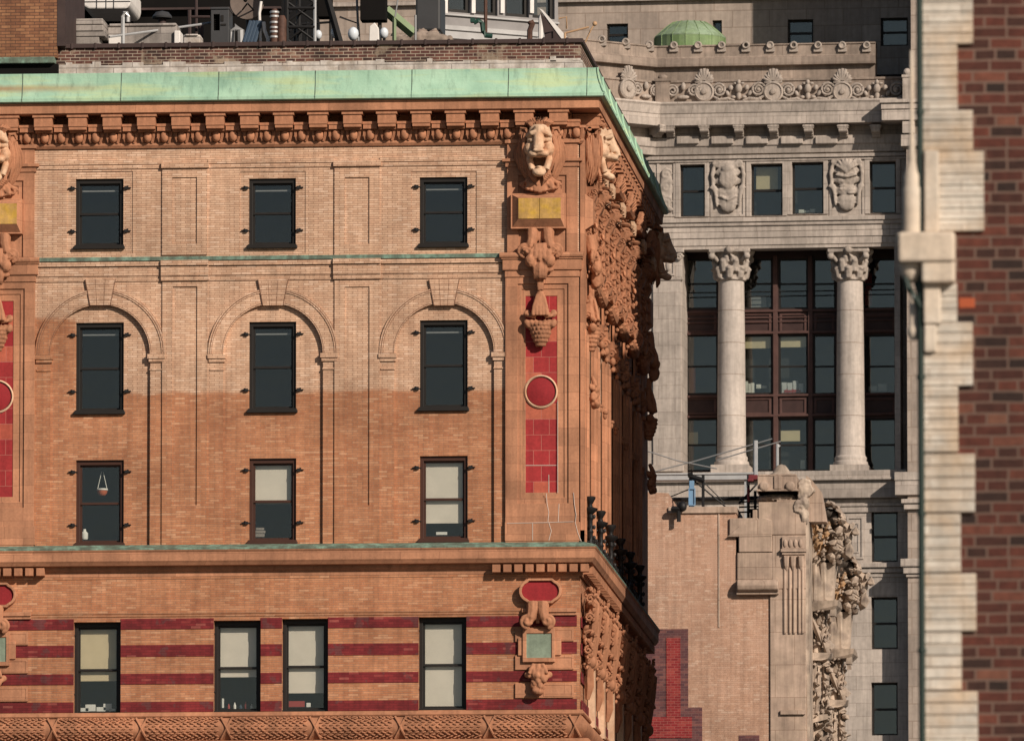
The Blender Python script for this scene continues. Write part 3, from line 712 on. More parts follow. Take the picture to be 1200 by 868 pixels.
for yy in (.9, SIDE-1.0):
    cop('fruit_drop', DU, hotel, (.14, yy, O.z(290, 660)), PI/2); cop('pine_cone_drop', PD, hotel, (.08, yy, O.z(351, 660)), PI/2)
    cop('scroll_bracket', SB, hotel, (.06, yy, O.z(272, 660)), PI/2); cop('grape_drop', GD, hotel, (.10, yy, O.z(440, 660)), PI/2)
    pb = MB(); pb.wedge((-.66, .66, O.z(268, 660), O.z(226, 660)), (-.5, .5, O.z(261, 660), O.z(232, 660)), 0, -.18)
    cop('plaque', pb.mesh('plaque', M['terra']), hotel, (.10, yy, 0), PI/2)
    fd = MB(); x_, z_ = .12, O.z(600, 660)
# carved swags of the lower side storey
def low_orn():
    b = MB(); Z = lambda v: O.z(v, 690); rnd = random.Random(11)
    for i in range(26):
        t = rnd.random(); b.ell((.10+rnd.random()*.18*(1-t*.5), rnd.uniform(-.55, .55)*(1-.6*t), Z(694+t*55)), (.11, .10, .13), (rnd.random()*2, rnd.random()*2, 0), 1)
    for s in (-1, 1):
        b.tube([(.08, s*.6, Z(690)), (.26, s*.5, Z(706)), (.24, s*.42, Z(730)), (.14, s*.36, Z(760)), (.1, s*.3, Z(790))], [.08, .13, .11, .12, .06], 7)
        b.tube(spiral(.14, s*.62, Z(744), .16, 1.4, 1, yout=.08*s), .05, 6); b.ell((.16, s*.3, Z(772)), (.15, .14, .17))
    b.tube([(.06, 0, Z(748)), (.1, 0, Z(800)), (.06, 0, Z(815))], [.12, .12, .05], 7)
    for i in range(60):
        v = rnd.uniform(686, 785); y = rnd.choice((-.72, -.6, -.45, .3)); t = (v-686)/99
        b.ell((rnd.uniform(.03, .36-.2*t), y+rnd.uniform(-.05, .05), Z(v)), (rnd.uniform(.035, .07), .07, rnd.uniform(.04, .10)), (0, rnd.uniform(-1, 1), 0), 1)
    for v in (700, 722, 760): b.tube(spiral(.18-.0008*(v-700), -.72, Z(v), .11, 1.5, 1), .03, 6)
    return b.mesh('carved_swag', M['terra_plain'], True)
LO = low_orn()
for k in range(7): cop('carved_swag', LO, hotel, (.03, 1.0+3.15*k, 0))
for k in range(6): MB().box(0, .16, 2.4+3.15*k, 2.75+3.15*k, O.z(842, 690), O.z(752, 690)).build('pilaster_strip', M['terra_pale'], hotel)
for v0, v1 in ((721.5, 734), (752.5, 766), (786, 798.5), (819, 831)): MB().box(0, .02, .2, SIDE-.2, O.z(v1, 660), O.z(v0, 660)).build('maroon_band', M['maroon'], hotel)

# iron railing on the side ledge
zr = O.z(637.5, 690)
rail = thing('iron_railing', 'black iron railing with tall knobbed finials along the side ledge', 'railing', O, (.20, .35, zr))
def finial():
    b = MB(); h = 1.18
    b.lathe([(.10, 0), (.10, .06), (.065, .1), (.065, .3), (.085, .34), (.06, .38), (.06, h*.52), (.09, h*.56), (.06, h*.6), (.065, h*.64), (.17, h*.72), (.18, h*.76), (.06, h*.79), (.05, h*.84), (.07, h*.87), (.125, h*.95), (.13, h*.985), (.10, h)], (0, 0, 0), 10)
    for z in (.2, .45, .7):
        for s in (-1, 1): b.ell((0, s*.09, z), (.03, .05, .06), sub=1); b.ell((s*.09, 0, z), (.05, .03, .06), sub=1)
    return b.mesh('finial', M['iron'], True)
FI = finial()
for k in range(6): cop('finial', FI, rail, (0, 3.35*k+.1, 0))
rp = MB()
for k in range(5):
    y0 = 3.35*k+.2
    rp.tube([(0, y0, .1), (0, y0+3.1, .1)], .025, 5); rp.tube([(0, y0, .42), (0, y0+.6, .2), (0, y0+2.5, .2), (0, y0+3.1, .42)], .022, 5)
    for j in range(5): rp.tube([(0, y0+.3+.62*j, .02), (0, y0+.3+.62*j, .26)], .02, 5); rp.ell((0, y0+.3+.62*j, .29), (.04, .05, .06), sub=1)
rp.tube([(0, 0, .1), (-.25, 0, .1)], .02, 5)
cop('rail_panel', rp.mesh('rail_panel', M['iron']), rail, (0, 0, 0))

# ------------------------------------------------------------------ ROOF of the corner building
YP = 1.0                                          # the parapet stands a metre back
px0, px1 = O.x(66, 60, YP), O.x(680.5, 60, YP)
pz = [O.z(v, 400, YP) for v in (84, 72.5, 53.5, 48.5)]
para = thing('brick_parapet', 'worn brick roof parapet with flaking white base above copper gutter', 'parapet', O, (px0, YP, pz[0]-.6))
b = MB(); b.box(px0, px1, YP, YP+.35, pz[1]-.01, pz[2]); b.box(px1-.35, px1, YP+.35, 16, pz[1]-.01, pz[2]); b.build('brickwork', M['parapet'], para)
b = MB(); rnd = random.Random(4); b.box(px0, px1+.04, YP-.035, YP+.4, pz[0]-.7, pz[1]-.03); b.box(px1-.3, px1+.04, YP+.4, 16, pz[0]-.7, pz[1]-.03)
x = px0
while x < px1-.3:                                  # ragged upper edge of the whitewash
    w_ = rnd.uniform(.12, .6)
    if rnd.random() < .75: b.box(x, min(x+w_, px1), YP-.036+rnd.random()*.004, YP+.1, pz[1]-.06, pz[1]+rnd.uniform(-.02, .07))
    x += w_
b.build('flaking_base', M['flaky'], para)
b = MB(); b.box(px0, px1+.06, YP-.06, YP+.42, pz[2], pz[3]); b.box(px1-.40, px1+.06, YP+.42, 16, pz[2], pz[3])
for k in range(22): b.box(px0+.35+.565*k, px0+.41+.565*k, YP-.075, YP, pz[2]-.02, pz[3]+.02)
b.build('coping', M['coping'], para, bevel=.012)
# dark cleats with rust below the coping near the corner
M['pent_brick'] = brick_mat('penthouse_brick', [(0, (.20, .085, .045)), (.5, (.28, .125, .062)), (1, (.35, .17, .085))], (.10, .052, .036), .23, .075, .008, .3)
YH = .75
hx0, hx1 = O.x(-190, 40, YH), O.x(67, 40, YH)
ph = thing('roof_penthouse', 'small brown brick roof penthouse with dark tarred corner above the gutter', 'penthouse', O, (hx1-1, YH, O.z(84, 30, YH)))
b = MB(); b.box(hx0, hx1, YH, YH+4, O.z(68, 30, YH), O.z(-60, 30, YH)); b.build('wall', M['pent_brick'], ph)
b = MB(); b.box(hx1, hx1+.19, YH-.01, YH+4, O.z(54, 70, YH), O.z(-60, 70, YH)); b.build('corner_strip', M['coping'], ph)
b = MB(); b.box(hx0, hx1-.05, YH-.10, YH+4, O.z(75, 30, YH), O.z(67.5, 30, YH)); b.build('ledge', M['dark_copper'], ph, bevel=.02)
b = MB(); b.box(hx0, hx1+.02, YH+.05, YH+4, O.z(86, 30, YH), O.z(75, 30, YH)); b.build('base', M['dark'], ph)

M['pale_stone'] = stone_mat('pale_weathered_stone', (.37, .33, .30), .35, (.8, .28, .01, .2), (.16, .14, .13), scale=1.5)
M['grey_box'] = plain('grey_enamel', (.05, .05, .052), .5)
M['rust'] = plain('rusty_steel', (.10, .05, .035), .7, var=.5, scale=6)
M['pale_metal'] = plain('pale_galvanised', (.50, .50, .50), .4, .4)
M['dish'] = plain('dull_dish_paint', (.20, .155, .13), .7, var=.35)
M['green_paint'] = plain('green_strut_paint', (.21, .27, .155), .6)
M['blue'] = plain('blue_grey_metal', (.05, .075, .11), .5)
M['lampglass'] = plain('frosted_white_globe', (.62, .66, .70), .25, var=.1)
def rz(v, y, u=300): return O.z(v, u, y)
def B(mb, u0, v0, u1, v1, y0, y1): a = O.rect(u0, v0, u1, v1, y0); mb.box(a[0], a[1], y0, y1, a[2], a[3]); return mb
def T(mb, pts, r, seg=7): mb.tube([(O.uv(u, v, y)[0], y, O.uv(u, v, y)[1]) for u, v, y in pts], r, seg); return mb
RB = 92                                            # rooftop things run down to hidden feet behind the parapet
MB().box(XE, -.45, 1.36, SIDE, zt+.6, O.z(58, 600, 1.36)).build('roof_deck', M['dark'], hotel)
# stepped chimney pier
b = MB()
for i, (u1, v0, v1) in enumerate(((120.5, 22, 29), (121, 29.5, 36.5), (123, 37, 43), (116, 43.5, RB))): B(b, 77-i*.5, v0, u1, v1, 3+.02*i, 4.2)
tag(b.build('chimney_stack', M['pale_stone'], None, O, bevel=.02), 'stepped pale stone chimney stack beside the brown brick penthouse', 'chimney')
du = thing('roof_duct', 'long pale metal roof duct behind the bent vent pipe', 'duct', O, (O.x(130, 45, 4), 4, rz(RB, 4)))
b = MB(); B(b, 126, 29, 207, RB, 4, 5); B(b, 128, 27.5, 206.5, 30.5, 3.95, 5.05); b.build('duct_body', M['pale_stone'], du, bevel=.02)
for q_, y0_, y1_ in (((204, 36, 211, RB), 3.9, 4.6), ((127, 41, 142, RB), 3.8, 4.3)): b = MB(); B(b, *q_, y0_, y1_); b.build('duct_joint', M['white'], du, bevel=.02)
b = MB(); T(b, [(144, RB, 3), (144, 20, 3), (145.5, 15, 3), (148.5, 15, 3), (150, 20, 3), (150, 26, 3)], .05); tag(b.build('vent_pipe', M['pale_metal'], None, O, smooth=True), 'thin goose-neck vent pipe standing before the pale roof duct', 'pipe')
b = MB(); T(b, [(128, 43.5, 2.6), (263, 25, 6)], .03); B(b, 258, 24.5, 268, 27, 5.9, 6.1); T(b, [(208, RB, 4.4), (208, 32, 4.4)], .025); tag(b.build('antenna_rod', M['pale_metal'], None, O, smooth=True), 'long slanting metal antenna rod over the roof duct', 'antenna')
b = MB(); B(b, 215, 41, 234.5, RB, 3.5, 4.2); B(b, 217, 40, 232, 42, 3.45, 4.25); tag(b.build('vent_box', M['flaky'], None, O, bevel=.02), 'small yellowish box on the roof right of the duct', 'box')
ac = thing('air_conditioner', 'grey boxed air conditioner with dark opening behind the parapet', 'air conditioner', O, (O.x(257, 40, 5), 5, rz(RB, 5)))
a = O.rect(247, 9.5, 268, RB, 5); h_ = O.rect(250, 17, 257.5, 36, 5)
b = MB(); b.prism(rc(*a), 5, 5.9, [rc(*h_)]); B(b, 246.5, 8.5, 268.5, 11, 4.97, 5.9); b.build('casing', M['grey_box'], ac, bevel=.01)
b = MB(); B(b, 249.8, 16.8, 257.7, 36.2, 5.25, 5.3)
for k in range(8): B(b, 249.8, 18+2.3*k, 257.7, 18.7+2.3*k, 5.12, 5.2)
b.build('grille', M['dark'], ac)
b = MB(); B(b, 259, 18, 262, 25, 4.98, 5.01); B(b, 259, 28, 265, 30, 4.98, 5.01); b.build('access_plate', M['frame'], ac)
# satellite dish on its mount
dx, dz = O.uv(290, 3, 6)
di = thing('satellite_dish', 'brownish round satellite dish above the parapet', 'satellite dish', O, (dx, 6.3, rz(RB, 6.3)))
b = MB(); b.lathe([(0, -.02), (.2, 0), (.40, .05), (.43, .075), (.41, .09), (.2, .05), (0, .04)], (0, 0, 0), 32, 'Y'); b.xf(Matrix.Translation((dx, 6, dz)) @ Matrix.Rotation(.12, 4, 'X') @ Matrix.Rotation(-.15, 4, 'Z') @ Matrix.Scale(-1, 4, Vector((0, 1, 0)))); b.build('reflector', M['dish'], di, smooth=True)
b = MB(); T(b, [(291, RB, 6.4), (291, 6, 6.3), (290, 3, 6.1)], .06); b.build('mast', M['iron'], di)
b = MB(); T(b, [(284, 12, 5.95), (290, 4, 5.5)], .02); T(b, [(297, 12, 5.95), (290, 4, 5.5)], .02); b.ell((dx, 5.5, dz-.02), (.05, .08, .05)); b.build('feed_arm', M['iron'], di)
b = MB()
for k in range(4): T(b, [(286+4*k, 50, 4.5), (294+4*k, 25, 4.6)], .055)
T(b, [(286, 50, 4.5), (286, RB, 4.5)], .05); T(b, [(298, 50, 4.5), (298, RB, 4.5)], .05)
tag(b.build('slanted_pipe_rack', M['blue'], None, O, smooth=True), 'rack of slanting blue-grey pipes below the satellite dish', 'pipes')
b = MB(); T(b, [(309, 26, 4.5), (310, 36, 4.5), (314, 46, 4.5), (314, RB, 4.5)], .045); T(b, [(306, 2, 4.6), (304, 16, 4.6), (307, RB, 4.6)], .035); tag(b.build('cable_loop', M['white'], None, O, smooth=True), 'white bent cable between the dish and rusty tanks', 'cable')
for u, r, lab in ((321.5, .10, 'slim rusty canister with shiny rings on the roof'), (330, .115, 'wider plain rusty canister touching the steel mast')):
    x, z = O.uv(u, RB, 4.2); h = rz(11 if u < 325 else 19, 4.2) - z
    t = thing('gas_canister', lab, 'canister', O, (x, 4.2, z))
    b = MB(); b.lathe([(r*.8, 0), (r, .05), (r, h-.1), (r*.6, h)], (x, 4.2, z), 16); b.build('tank', M['rust'], t, smooth=True)
    if u < 325:
        for v in (15, 20, 27, 33, 38, 44):
            b = MB(); b.lathe([(r, 0), (r+.015, .01), (r+.015, .05), (r, .06)], (x, 4.2, rz(v, 4.2)-.03), 16); b.build('ring', M['pale_metal'], t, smooth=True)
# lattice mast
ma = thing('lattice_mast', 'black steel lattice mast with crossed braces behind the parapet', 'mast', O, (O.x(350, 50, 5), 5, rz(RB, 5)))
for (u, y) in ((336, 5), (350, 5.9), (369, 5)):
    b = MB(); T(b, [(u, RB, y), (u, -40, y)], .055 if u < 360 else .04); b.build('upright', M['iron'] if u < 360 else M['pale_metal'], ma, smooth=True)
for k in range(-2, 4):
    b = MB(); v = 48-22*k
    T(b, [(336, v, 5), (369, v-24, 5)], .03); T(b, [(336, v-24, 5), (369, v, 5)], .03); T(b, [(336, v-8, 5), (350, v-20, 5.9)], .025); T(b, [(350, v-8, 5.9), (369, v-22, 5)], .025); T(b, [(336, v-38, 5), (369, v-38, 5)], .045)
    b.build('brace', M['iron'], ma)
def mount(u0, v0, u1, v1, y, lab):
    t = thing('equipment_cabinet', lab, 'cabinet', O, (O.x((u0+u1)/2, v1, y), y, rz(RB, y)))
    b = MB(); B(b, u0, v0, u1, v1, y, y+.5); B(b, u0-.8, v0+3, u1+.8, v0+5, y-.02, y+.52); b.build('cabinet_box', M['dark'], t, bevel=.04)
    b = MB(); T(b, [((u0+u1)/2+8, v1, y+.2), ((u0+u1)/2+8, RB, y+.2)], .05); b.build('post', M['iron'], t)
mount(372, -16, 388, 20, 6, 'black equipment cabinet beside the silver mast pole'); mount(422, -18, 452, 24, 6, 'larger black equipment cabinet on a post before the beige wall')
b = MB(); T(b, [(383, -4, 5.2), (409, RB-4, 5.2)], .085, 4); tag(b.build('diagonal_strut', M['iron'], None, O), 'thick black diagonal steel strut among the roof lamps', 'strut')
for u, v, r, lab in ((373, 41, .11, 'small white globe lamp at the foot of the silver pole'), (393.5, 38.5, .14, 'white globe lamp left of the thick black diagonal strut'), (414, 40, .16, 'round white globe lamp right of the thick diagonal strut'), (450, 39, .13, 'white globe lamp under the larger black cabinet')):
    x, z = O.uv(u, v, 5.4); t = thing('roof_lamp', lab, 'lamp', O, (x, 5.4, rz(RB, 5.4)), 'globe lamps on the roof')
    b = MB(); b.ell((x, 5.4, z), (r*.85, r*.85, r*1.1)); b.build('globe', M['lampglass'], t, smooth=True)
    b = MB(); b.tube([(x, 5.45, z-.1), (x, 5.45, rz(RB, 5.4))], .035, 6); b.build('stem', M['iron'], t)
b = MB(); xx, zz = O.uv(438, 38, 5); b.prism([(xx-.12, zz-.4), (xx+.14, zz-.4), (xx+.12, zz+.1), (xx+.02, zz+.24), (xx-.1, zz+.15)], 5, 5.08); tag(b.build('angular_plate', M['white'], None, O, bevel=.02), 'small pale angular plate standing near the globe lamps', 'panel')
b = MB(); T(b, [(452, 12, 7), (485, 40, 7)], .13, 4); T(b, [(462, 21, 6.9), (462, RB, 6.9)], .05, 4); tag(b.build('green_strut', M['green_paint'], None, O), 'pale green slanting steel strut before the stone rubble', 'strut')
b = MB(); T(b, [(467, -5, 6.5), (463, 20, 6.5)], .02); tag(b.build('guy_wire', M['steel'], None, O), 'thin steel wire tied to the top of the green strut', 'wire')
b = MB(); T(b, [(487, 18, 6.5), (487, RB, 6.5)], .03); tag(b.build('steel_post', M['steel'], None, O), 'short thin steel post at the foot of the green strut', 'post')
b = MB(); T(b, [(418, -5, 6.5), (422, RB, 6.5)], .03); tag(b.build('steel_post', M['steel'], None, O), 'tall thin steel post between the two black cabinets', 'post')
for u, lab in ((573, 'dark red standpipe rising beside the white window band'),):
    b = MB(); T(b, [(569, -8, 7), (569, 38, 7)], .045); tag(b.build('standpipe', M['rust'], None, O, smooth=True), lab, 'pipe')
b = MB(); T(b, [(555, 27, 6.6), (561, 24, 6.6), (565, 28, 6.6), (566, 37, 6.6), (569, 42, 6.6), (577, 42.5, 6.6)], .06); B(b, 551, 21, 556, 26, 6.5, 6.7); tag(b.build('hose_reel', plain('dark_green_hose', (.02, .06, .045), .5), None, O, smooth=True), 'dark green hose coiled round the red standpipe', 'hose')
b = MB(); T(b, [(620, RB, 5.5), (621, 36, 5.5), (624, 28, 5.5), (622, 25, 5.5)], .07); b.ell((O.uv(622, 27, 5.5)[0], 5.5, O.uv(622, 27, 5.5)[1]), (.08, .08, .06)); tag(b.build('roof_hydrant', M['rust'], None, O, smooth=True), 'small rusty roof hydrant left of the tilted white panel', 'hydrant')
b = MB(); T(b, [(633, RB, 5.6), (634, 22, 5.6), (635, 18, 5.6)], .06); T(b, [(636, 41, 5.6), (629, 47, 5.6)], .03); tag(b.build('white_vent_pipe', M['white'], None, O, smooth=True), 'white upright pipe just left of the tilted panel', 'pipe')
# tilted white hatch
tp = thing('tilted_hatch', 'tilted white roof hatch with dark brown side near the parapet end', 'hatch', O, (O.x(655, 48, 3), 3, rz(RB, 3)))
def q3(u, v, y): return (O.uv(u, v, y)[0], O.uv(u, v, y)[1])
b = MB(); b.prism([q3(632, 10, 3), q3(636, 12, 3), q3(668, 47.5, 3), q3(668, RB, 3), q3(662, RB, 3), q3(659, 47, 3)], 3, 4.2); b.build('lid', M['white'], tp)
b = MB(); b.prism([q3(633, 14, 3.05), q3(659, 47.5, 3.05), q3(661, RB, 3.05), q3(647, RB, 3.05)], 3.02, 4.1); b.build('hatch_side', M['coping'], tp)
b = MB(); T(b, [(662, 39, 2.5), (690, 32, 2.5)], .025); T(b, [(686, 50, 2.5), (692, 36, 2.5), (697, 28, 2.5)], .02); b.ell((O.uv(697, 28, 2.5)[0], 2.5, O.uv(697, 28, 2.5)[1]), .06); T(b, [(655, 22, 2.6), (664, 20, 2.6), (664, 34, 2.6)], .02); T(b, [(662, 39, 2.5), (662, RB, 2.5)], .03)
tag(b.build('tan_pipe', plain('tan_pipe_paint', (.45, .28, .16), .6), None, O, smooth=True), 'thin tan pipe arm reaching right of the tilted hatch', 'pipe')

# ------------------------------------------------------------------ PALE STONE TOWER far behind
W = Frame((at(905, 434, 550).x, 550, 0), R_(-3))
tower = thing('stone_tower', 'pale stone classical tower with tall columns and carved frieze', 'building', W)
M['lime'] = stone_mat('limestone', (.485, .415, .36), .36, (1.55, .62, .012, .12), (.24, .19, .16), scale=.25, fine=5)
M['lime_col'] = stone_mat('limestone_drums', (.52, .45, .395), .28, None, scale=.25, fine=5)
M['lime_warm'] = stone_mat('brown_weathered_limestone', (.37, .29, .235), .38, (1.6, 1.2, .012, .15), (.20, .14, .11), scale=.4, fine=5, tint=(.27, .215, .175))
M['lime_block'] = stone_mat('rusticated_limestone', (.37, .30, .25), .25, (1.75, .80, .028, .16), (.25, .19, .15), scale=.3, fine=4)
M['lime_carve'] = stone_mat('carved_limestone', (.47, .40, .345), .38, None, scale=.8, fine=6, tint=(.34, .285, .24))
M['bronze'] = plain('dark_bronze_window_wall', (.05, .026, .023), .55, var=.3)
M['bronze_panel'] = plain('brown_spandrel', (.088, .044, .037), .6, var=.3)
M['glass2'] = glass_mat('tower_glass', (.84, .86, .84), 1.0, .075)
YR = 7.0                                          # set-back of the upper wall behind the roof terrace
xl, xr_ = W.x(270, 30, YR), W.x(1120, 30, YR)
TWU = [(711,28,736,53), (835,24,846,54), (923,23,953,54), (1032,21,1064,54)]
b = MB(); b.prism(rc(xl, xr_, W.z(110, 850, YR), W.z(-70, 850, YR)), YR, YR+1, [rc(*W.rect(*q, YR)) for q in TWU]); b.build('upper_wall', M['lime_block'], tower)
b = MB(); b.box(xl, xr_, YR-.25, YR, W.z(0, 850, YR), W.z(-5, 850, YR)); b.build('upper_band', M['lime'], tower)
b = MB(); b.box(xl, xr_, YR+1.5, YR+1.7, 0, W.z(-70, 850, YR)); b.box(W.x(700), W.x(1120), 2.95, 3.05, W.z(570, 850), W.z(280, 850)); b.box(W.x(700), W.x(1120), 1.3, 1.4, W.z(278, 850), W.z(170, 850)); b.box(W.x(940), W.x(1062), 1.1, 1.2, 0, W.z(590, 850)); b.build('interior_partition', M['room2'], tower)
def twin(q, y, par, dep=.25, mid=.5, blind=None, mat=None, bw=(0, 1)):
    x0, x1, z0, z1 = W.rect(*q, y); f = .09; zm_ = z0+(z1-z0)*(1-mid)
    fr = MB(); fr.prism(rc(x0, x1, z0, z1), y+dep, y+dep+.2, [rc(x0+f, x1-f, z0+f, zm_-.05), rc(x0+f, x1-f, zm_+.05, z1-f)]); wo = fr.build('window', mat or M['frame'], tower); OFF[wo.name] = None
    for a, c in ((z0+f, zm_-.05), (zm_+.05, z1-f)):
        MB().box(x0+f-.01, x1-f+.01, y+dep+.08, y+dep+.1, a-.01, c+.01).build('pane', M['glass2'], wo)
    if blind:
        w_ = x1-x0; MB().box(x0+f+w_*bw[0], x0+(w_-f)*bw[1], y+dep+.3, y+dep+.32, z1-f-(z1-z0)*blind, z1-f).build('blind', M['blind_y'], wo)
    return wo
for q in TWU: twin(q, YR, tower)
# plan line of cornice and parapet: angled wing on the left, straight face, and a break at the right
xw, xk = W.x(640, 100), W.x(767, 100)
def tsweep(mb, prof, xe, y=0): mb.sweep(prof, [(xw, -(xk-xw)*.9+y), (xk, y), (xe, y)]); return mb
zw = lambda v, u=900: W.z(v, u)
xe1, xe2 = W.x(1025, 80), W.x(1066, 100)
b = MB()
tsweep(b, [(-.6, zw(92)), (-.02, zw(92)), (-.02, zw(76)), (.28, zw(75.5)), (.30, zw(73)), (.30, zw(67)), (.22, zw(65)), (.18, zw(64)), (.18, zw(53)), (.24, zw(52)), (.24, zw(50.5)), (-.6, zw(50.5))], xe1, .5)
b.build('parapet', M['lime_warm'], tower)
rg = MB()
rg.lathe([(.085, -.05), (.11, -.09), (.15, -.1), (.185, -.03), (.185, .06), (.10, .06), (.085, -.05)], (0, 0, 0), 16, 'Y'); rg.box(-.2, .2, .0, .2, -.3, -.1); rgm = rg.mesh('ring_finial', M['lime_carve'], True)
for u in (711, 736, 761, 789, 817.5, 845, 873.5, 902, 929.5, 958, 986.5, 1015):
    x, z = W.uv(u, 52.5); y = .2 if x > xk else .2-(xk-x)*.9
    cop('ring_finial', rgm, tower, (x, y, z))
for k in range(9):                                # the same coping runs on along the wing to the left
    x = xw - 1.1*k; 
b = MB(); tsweep(b, [(-.6, zw(124)), (.0, zw(124)), (.0, zw(96)), (.06, zw(95)), (.06, zw(92.5)), (-.6, zw(92.5))], xe2, .05); b.build('frieze', M['lime_warm'], tower)
def frieze_unit():
    b = MB(); r = .48
    b.lathe([(r, .05), (r, -.14), (r*.84, -.20), (r*.78, -.14), (r*.3, -.15), (r*.24, -.24), (0, -.26)], (0, 0, 0), 26, 'Y')
    for i in range(9):
        a = R_(18+18*i); l = .62 if i in (3, 4, 5) else .55
        b.tube([(.12*math.cos(a), -.1, r*.92+.1*math.sin(a)), (.34*math.cos(a), -.16, r*.95+.34*math.sin(a)), (l*.80*math.cos(a), -.12, r*.95+l*math.sin(a))], [.045, .075, .075], 6)
    b.tube([(-.42, -.1, r*.95), (0, -.13, r*.9), (.42, -.1, r*.95)], .06, 6)
    return b.mesh('palmette', M['lime_carve'], True)
def frieze_scroll():
    b = MB()
    for s in (-1, 1):
        b.tube(spiral(s*.92, -.12, .06, .34, 2.1, s, 40), .055, 6); b.ell((s*.92, -.14, .06), (.1, .1, .1))
        b.tube([(s*1.25, -.08, -.2), (s*.9, -.12, -.40), (s*.5, -.12, -.34), (s*.2, -.12, -.44)], [.05, .08, .07, .05], 6)
        b.ell((s*.38, -.12, .16), (.12, .1, .14)); b.ell((s*.52, -.1, -.1), (.09, .08, .15), (0, .5*s, 0)); b.ell((s*.26, -.12, -.28), (.12, .1, .08))
        for i in range(3): b.tube([(s*(.4+.25*i), -.1, -.42), (s*(.47+.25*i), -.16, -.34), (s*(.55+.25*i), -.1, -.43)], .045, 5)
    b.ell((0, -.12, .12), (.17, .14, .24)); b.ell((0, -.12, .42), (.10, .12, .12)); b.ell((0, -.1, -.22), (.12, .12, .2))
    for s in (-1, 1): b.ell((s*.18, -.1, .36), (.10, .08, .06))
    return b.mesh('scroll_relief', M['lime_carve'], True)
FU, FS = frieze_unit(), frieze_scroll()
for i, u in enumerate((738, 825.5, 906.5, 987.5)):
    x, z = W.uv(u, 108); y = 0 if x > xk else -(xk-x)*.9
    cop('palmette', FU, tower, (x, y, z), 0 if x > xk else R_(42))
    if i: cop('scroll_relief', FS, tower, (W.x(u+40.5, 108), 0, z))
cop('scroll_relief', FS, tower, (W.x(787, 108), 0, W.z(108, 787))) if 0 else None
x, z = W.uv(777, 105)
b = MB(); b.box(x-.33, x+.33, -.22, .1, W.z(123, 777), W.z(94, 777)); b.box(x-.38, x+.38, -.27, .1, W.z(96, 777), W.z(93, 777)); b.ell((x, -.1, W.z(91.5, 777)), (.24, .2, .16)); b.build('frieze_post', M['lime_warm'], tower)
sc = MB()
for s in (-1, 1): sc.tube(spiral(s*.5, -.12, .0, .30, 2.0, s, 36), .05, 6)
sc.ell((0, -.1, .2), (.12, .1, .2)); sc.ell((0, -.1, -.3), (.3, .1, .1)); scm = sc.mesh('scroll_relief', M['lime_carve'], True)
cop('scroll_relief', scm, tower, (W.x(801, 107), 0, W.z(107, 801))); cop('scroll_relief', scm, tower, (W.x(757, 107), -.35, W.z(107, 757)), R_(42))
# cornice
b = MB()
tsweep(b, [(-.5, zw(180)), (.15, zw(180)), (.22, zw(172)), (.28, zw(171)), (.32, zw(161)), (.0, zw(160.5)), (.0, zw(149)), (.95, zw(148.5)), (.97, zw(135.5)), (1.01, zw(134.5)), (1.09, zw(126)), (1.15, zw(123.5)), (1.15, zw(121.5)), (.0, zw(120)), (-.5, zw(120))], W.x(1066, 130))
b.build('cornice', M['lime'], tower)
bk = MB()
bk.box(-.24, .24, -.90, -.0, -.16, 0); bk.box(-.26, .26, -.93, -.0, -.09, -.02); bk.tube([(-.2, -.70, -.20), (.2, -.70, -.20)], .17, 10); bk.box(-.2, .2, -.6, -.0, -.42, -.1); bk.tube([(-.19, -.36, -.42), (.19, -.36, -.42)], .13, 10)
bkm = bk.mesh('cornice_bracket', M['lime_carve'], True)
for u in (787.5, 827.5, 868, 908.5, 949.5, 990, 1028): cop('cornice_bracket', bkm, tower, (W.x(u, 155), 0, W.z(149, u)))
cop('cornice_bracket', bkm, tower, (W.x(766, 155), -.3, W.z(149.5, 772)), R_(42))
dk = MB()
for u in (807, 847.5, 888, 929, 969.5): a = W.rect(u-13, 161, u+13, 170); dk.box(a[0], a[1], -.44, -.25, a[2], a[3])
dk.build('cornice_dentil', M['lime'], tower, bevel=.04)
# window storey
TW = [(797,193,826,254), (880,192,917,253), (928,190,965,251), (1019,189,1050,250)]
b = MB(); xA, xB = W.x(745), W.x(1066, 220)
hs = [rc(*W.rect(*q, 0)) for q in TW]
b.prism(rc(xA, xB, W.z(291, 900), W.z(178, 900)), 0, 1.0, hs)
b.box(xA, W.x(767), -.02, 12, W.z(291), W.z(125)); b.box(xA, W.x(1085), 3.6, 4, W.z(240), W.z(122)); b.build('attic_wall', M['lime'], tower)
b = MB(); b.box(xA, W.x(1080), .6, YR+1, zw(91), zw(88)); b.build('terrace', M['dark'], tower)
b = MB()
for q in TW: a = W.rect(*q, 0); b.prism(rc(a[0]-.22, a[1]+.22, a[2]-.02, a[3]+.16), -.07, -.001, [rc(a[0]-.001, a[1]+.001, a[2]-.001, a[3]+.001)])
for v0, v1, p in ((182, 186, .2), (186.5, 189, .12), (255, 260, .22), (260, 264.5, .14), (264.5, 271, .06)): b.box(xA, xB, -p, 0, zw(v1), zw(v0))
for v0, v1, p in ((271.5, 278.5, .09), (279, 287, .05)): b.box(xA, xB, -p, 0, zw(v1), zw(v0))
b.build('attic_moulding', M['lime'], tower, bevel=.015)
for i, q in enumerate(TW): twin(q, 0, tower, .3, .5, .42 if i == 1 else None, bw=(.06, .86))
for u0, u1 in ((832.5, 873.5), (972, 1013.5), (770, 792)):
    a = W.rect(u0, 189, u1, 254); b = MB(); b.prism(rc(*a), -.05, -.001, [rc(a[0]+.12, a[1]-.12, a[2]+.1, a[3]-.1)]); b.build('panel_frame', M['lime'], tower)
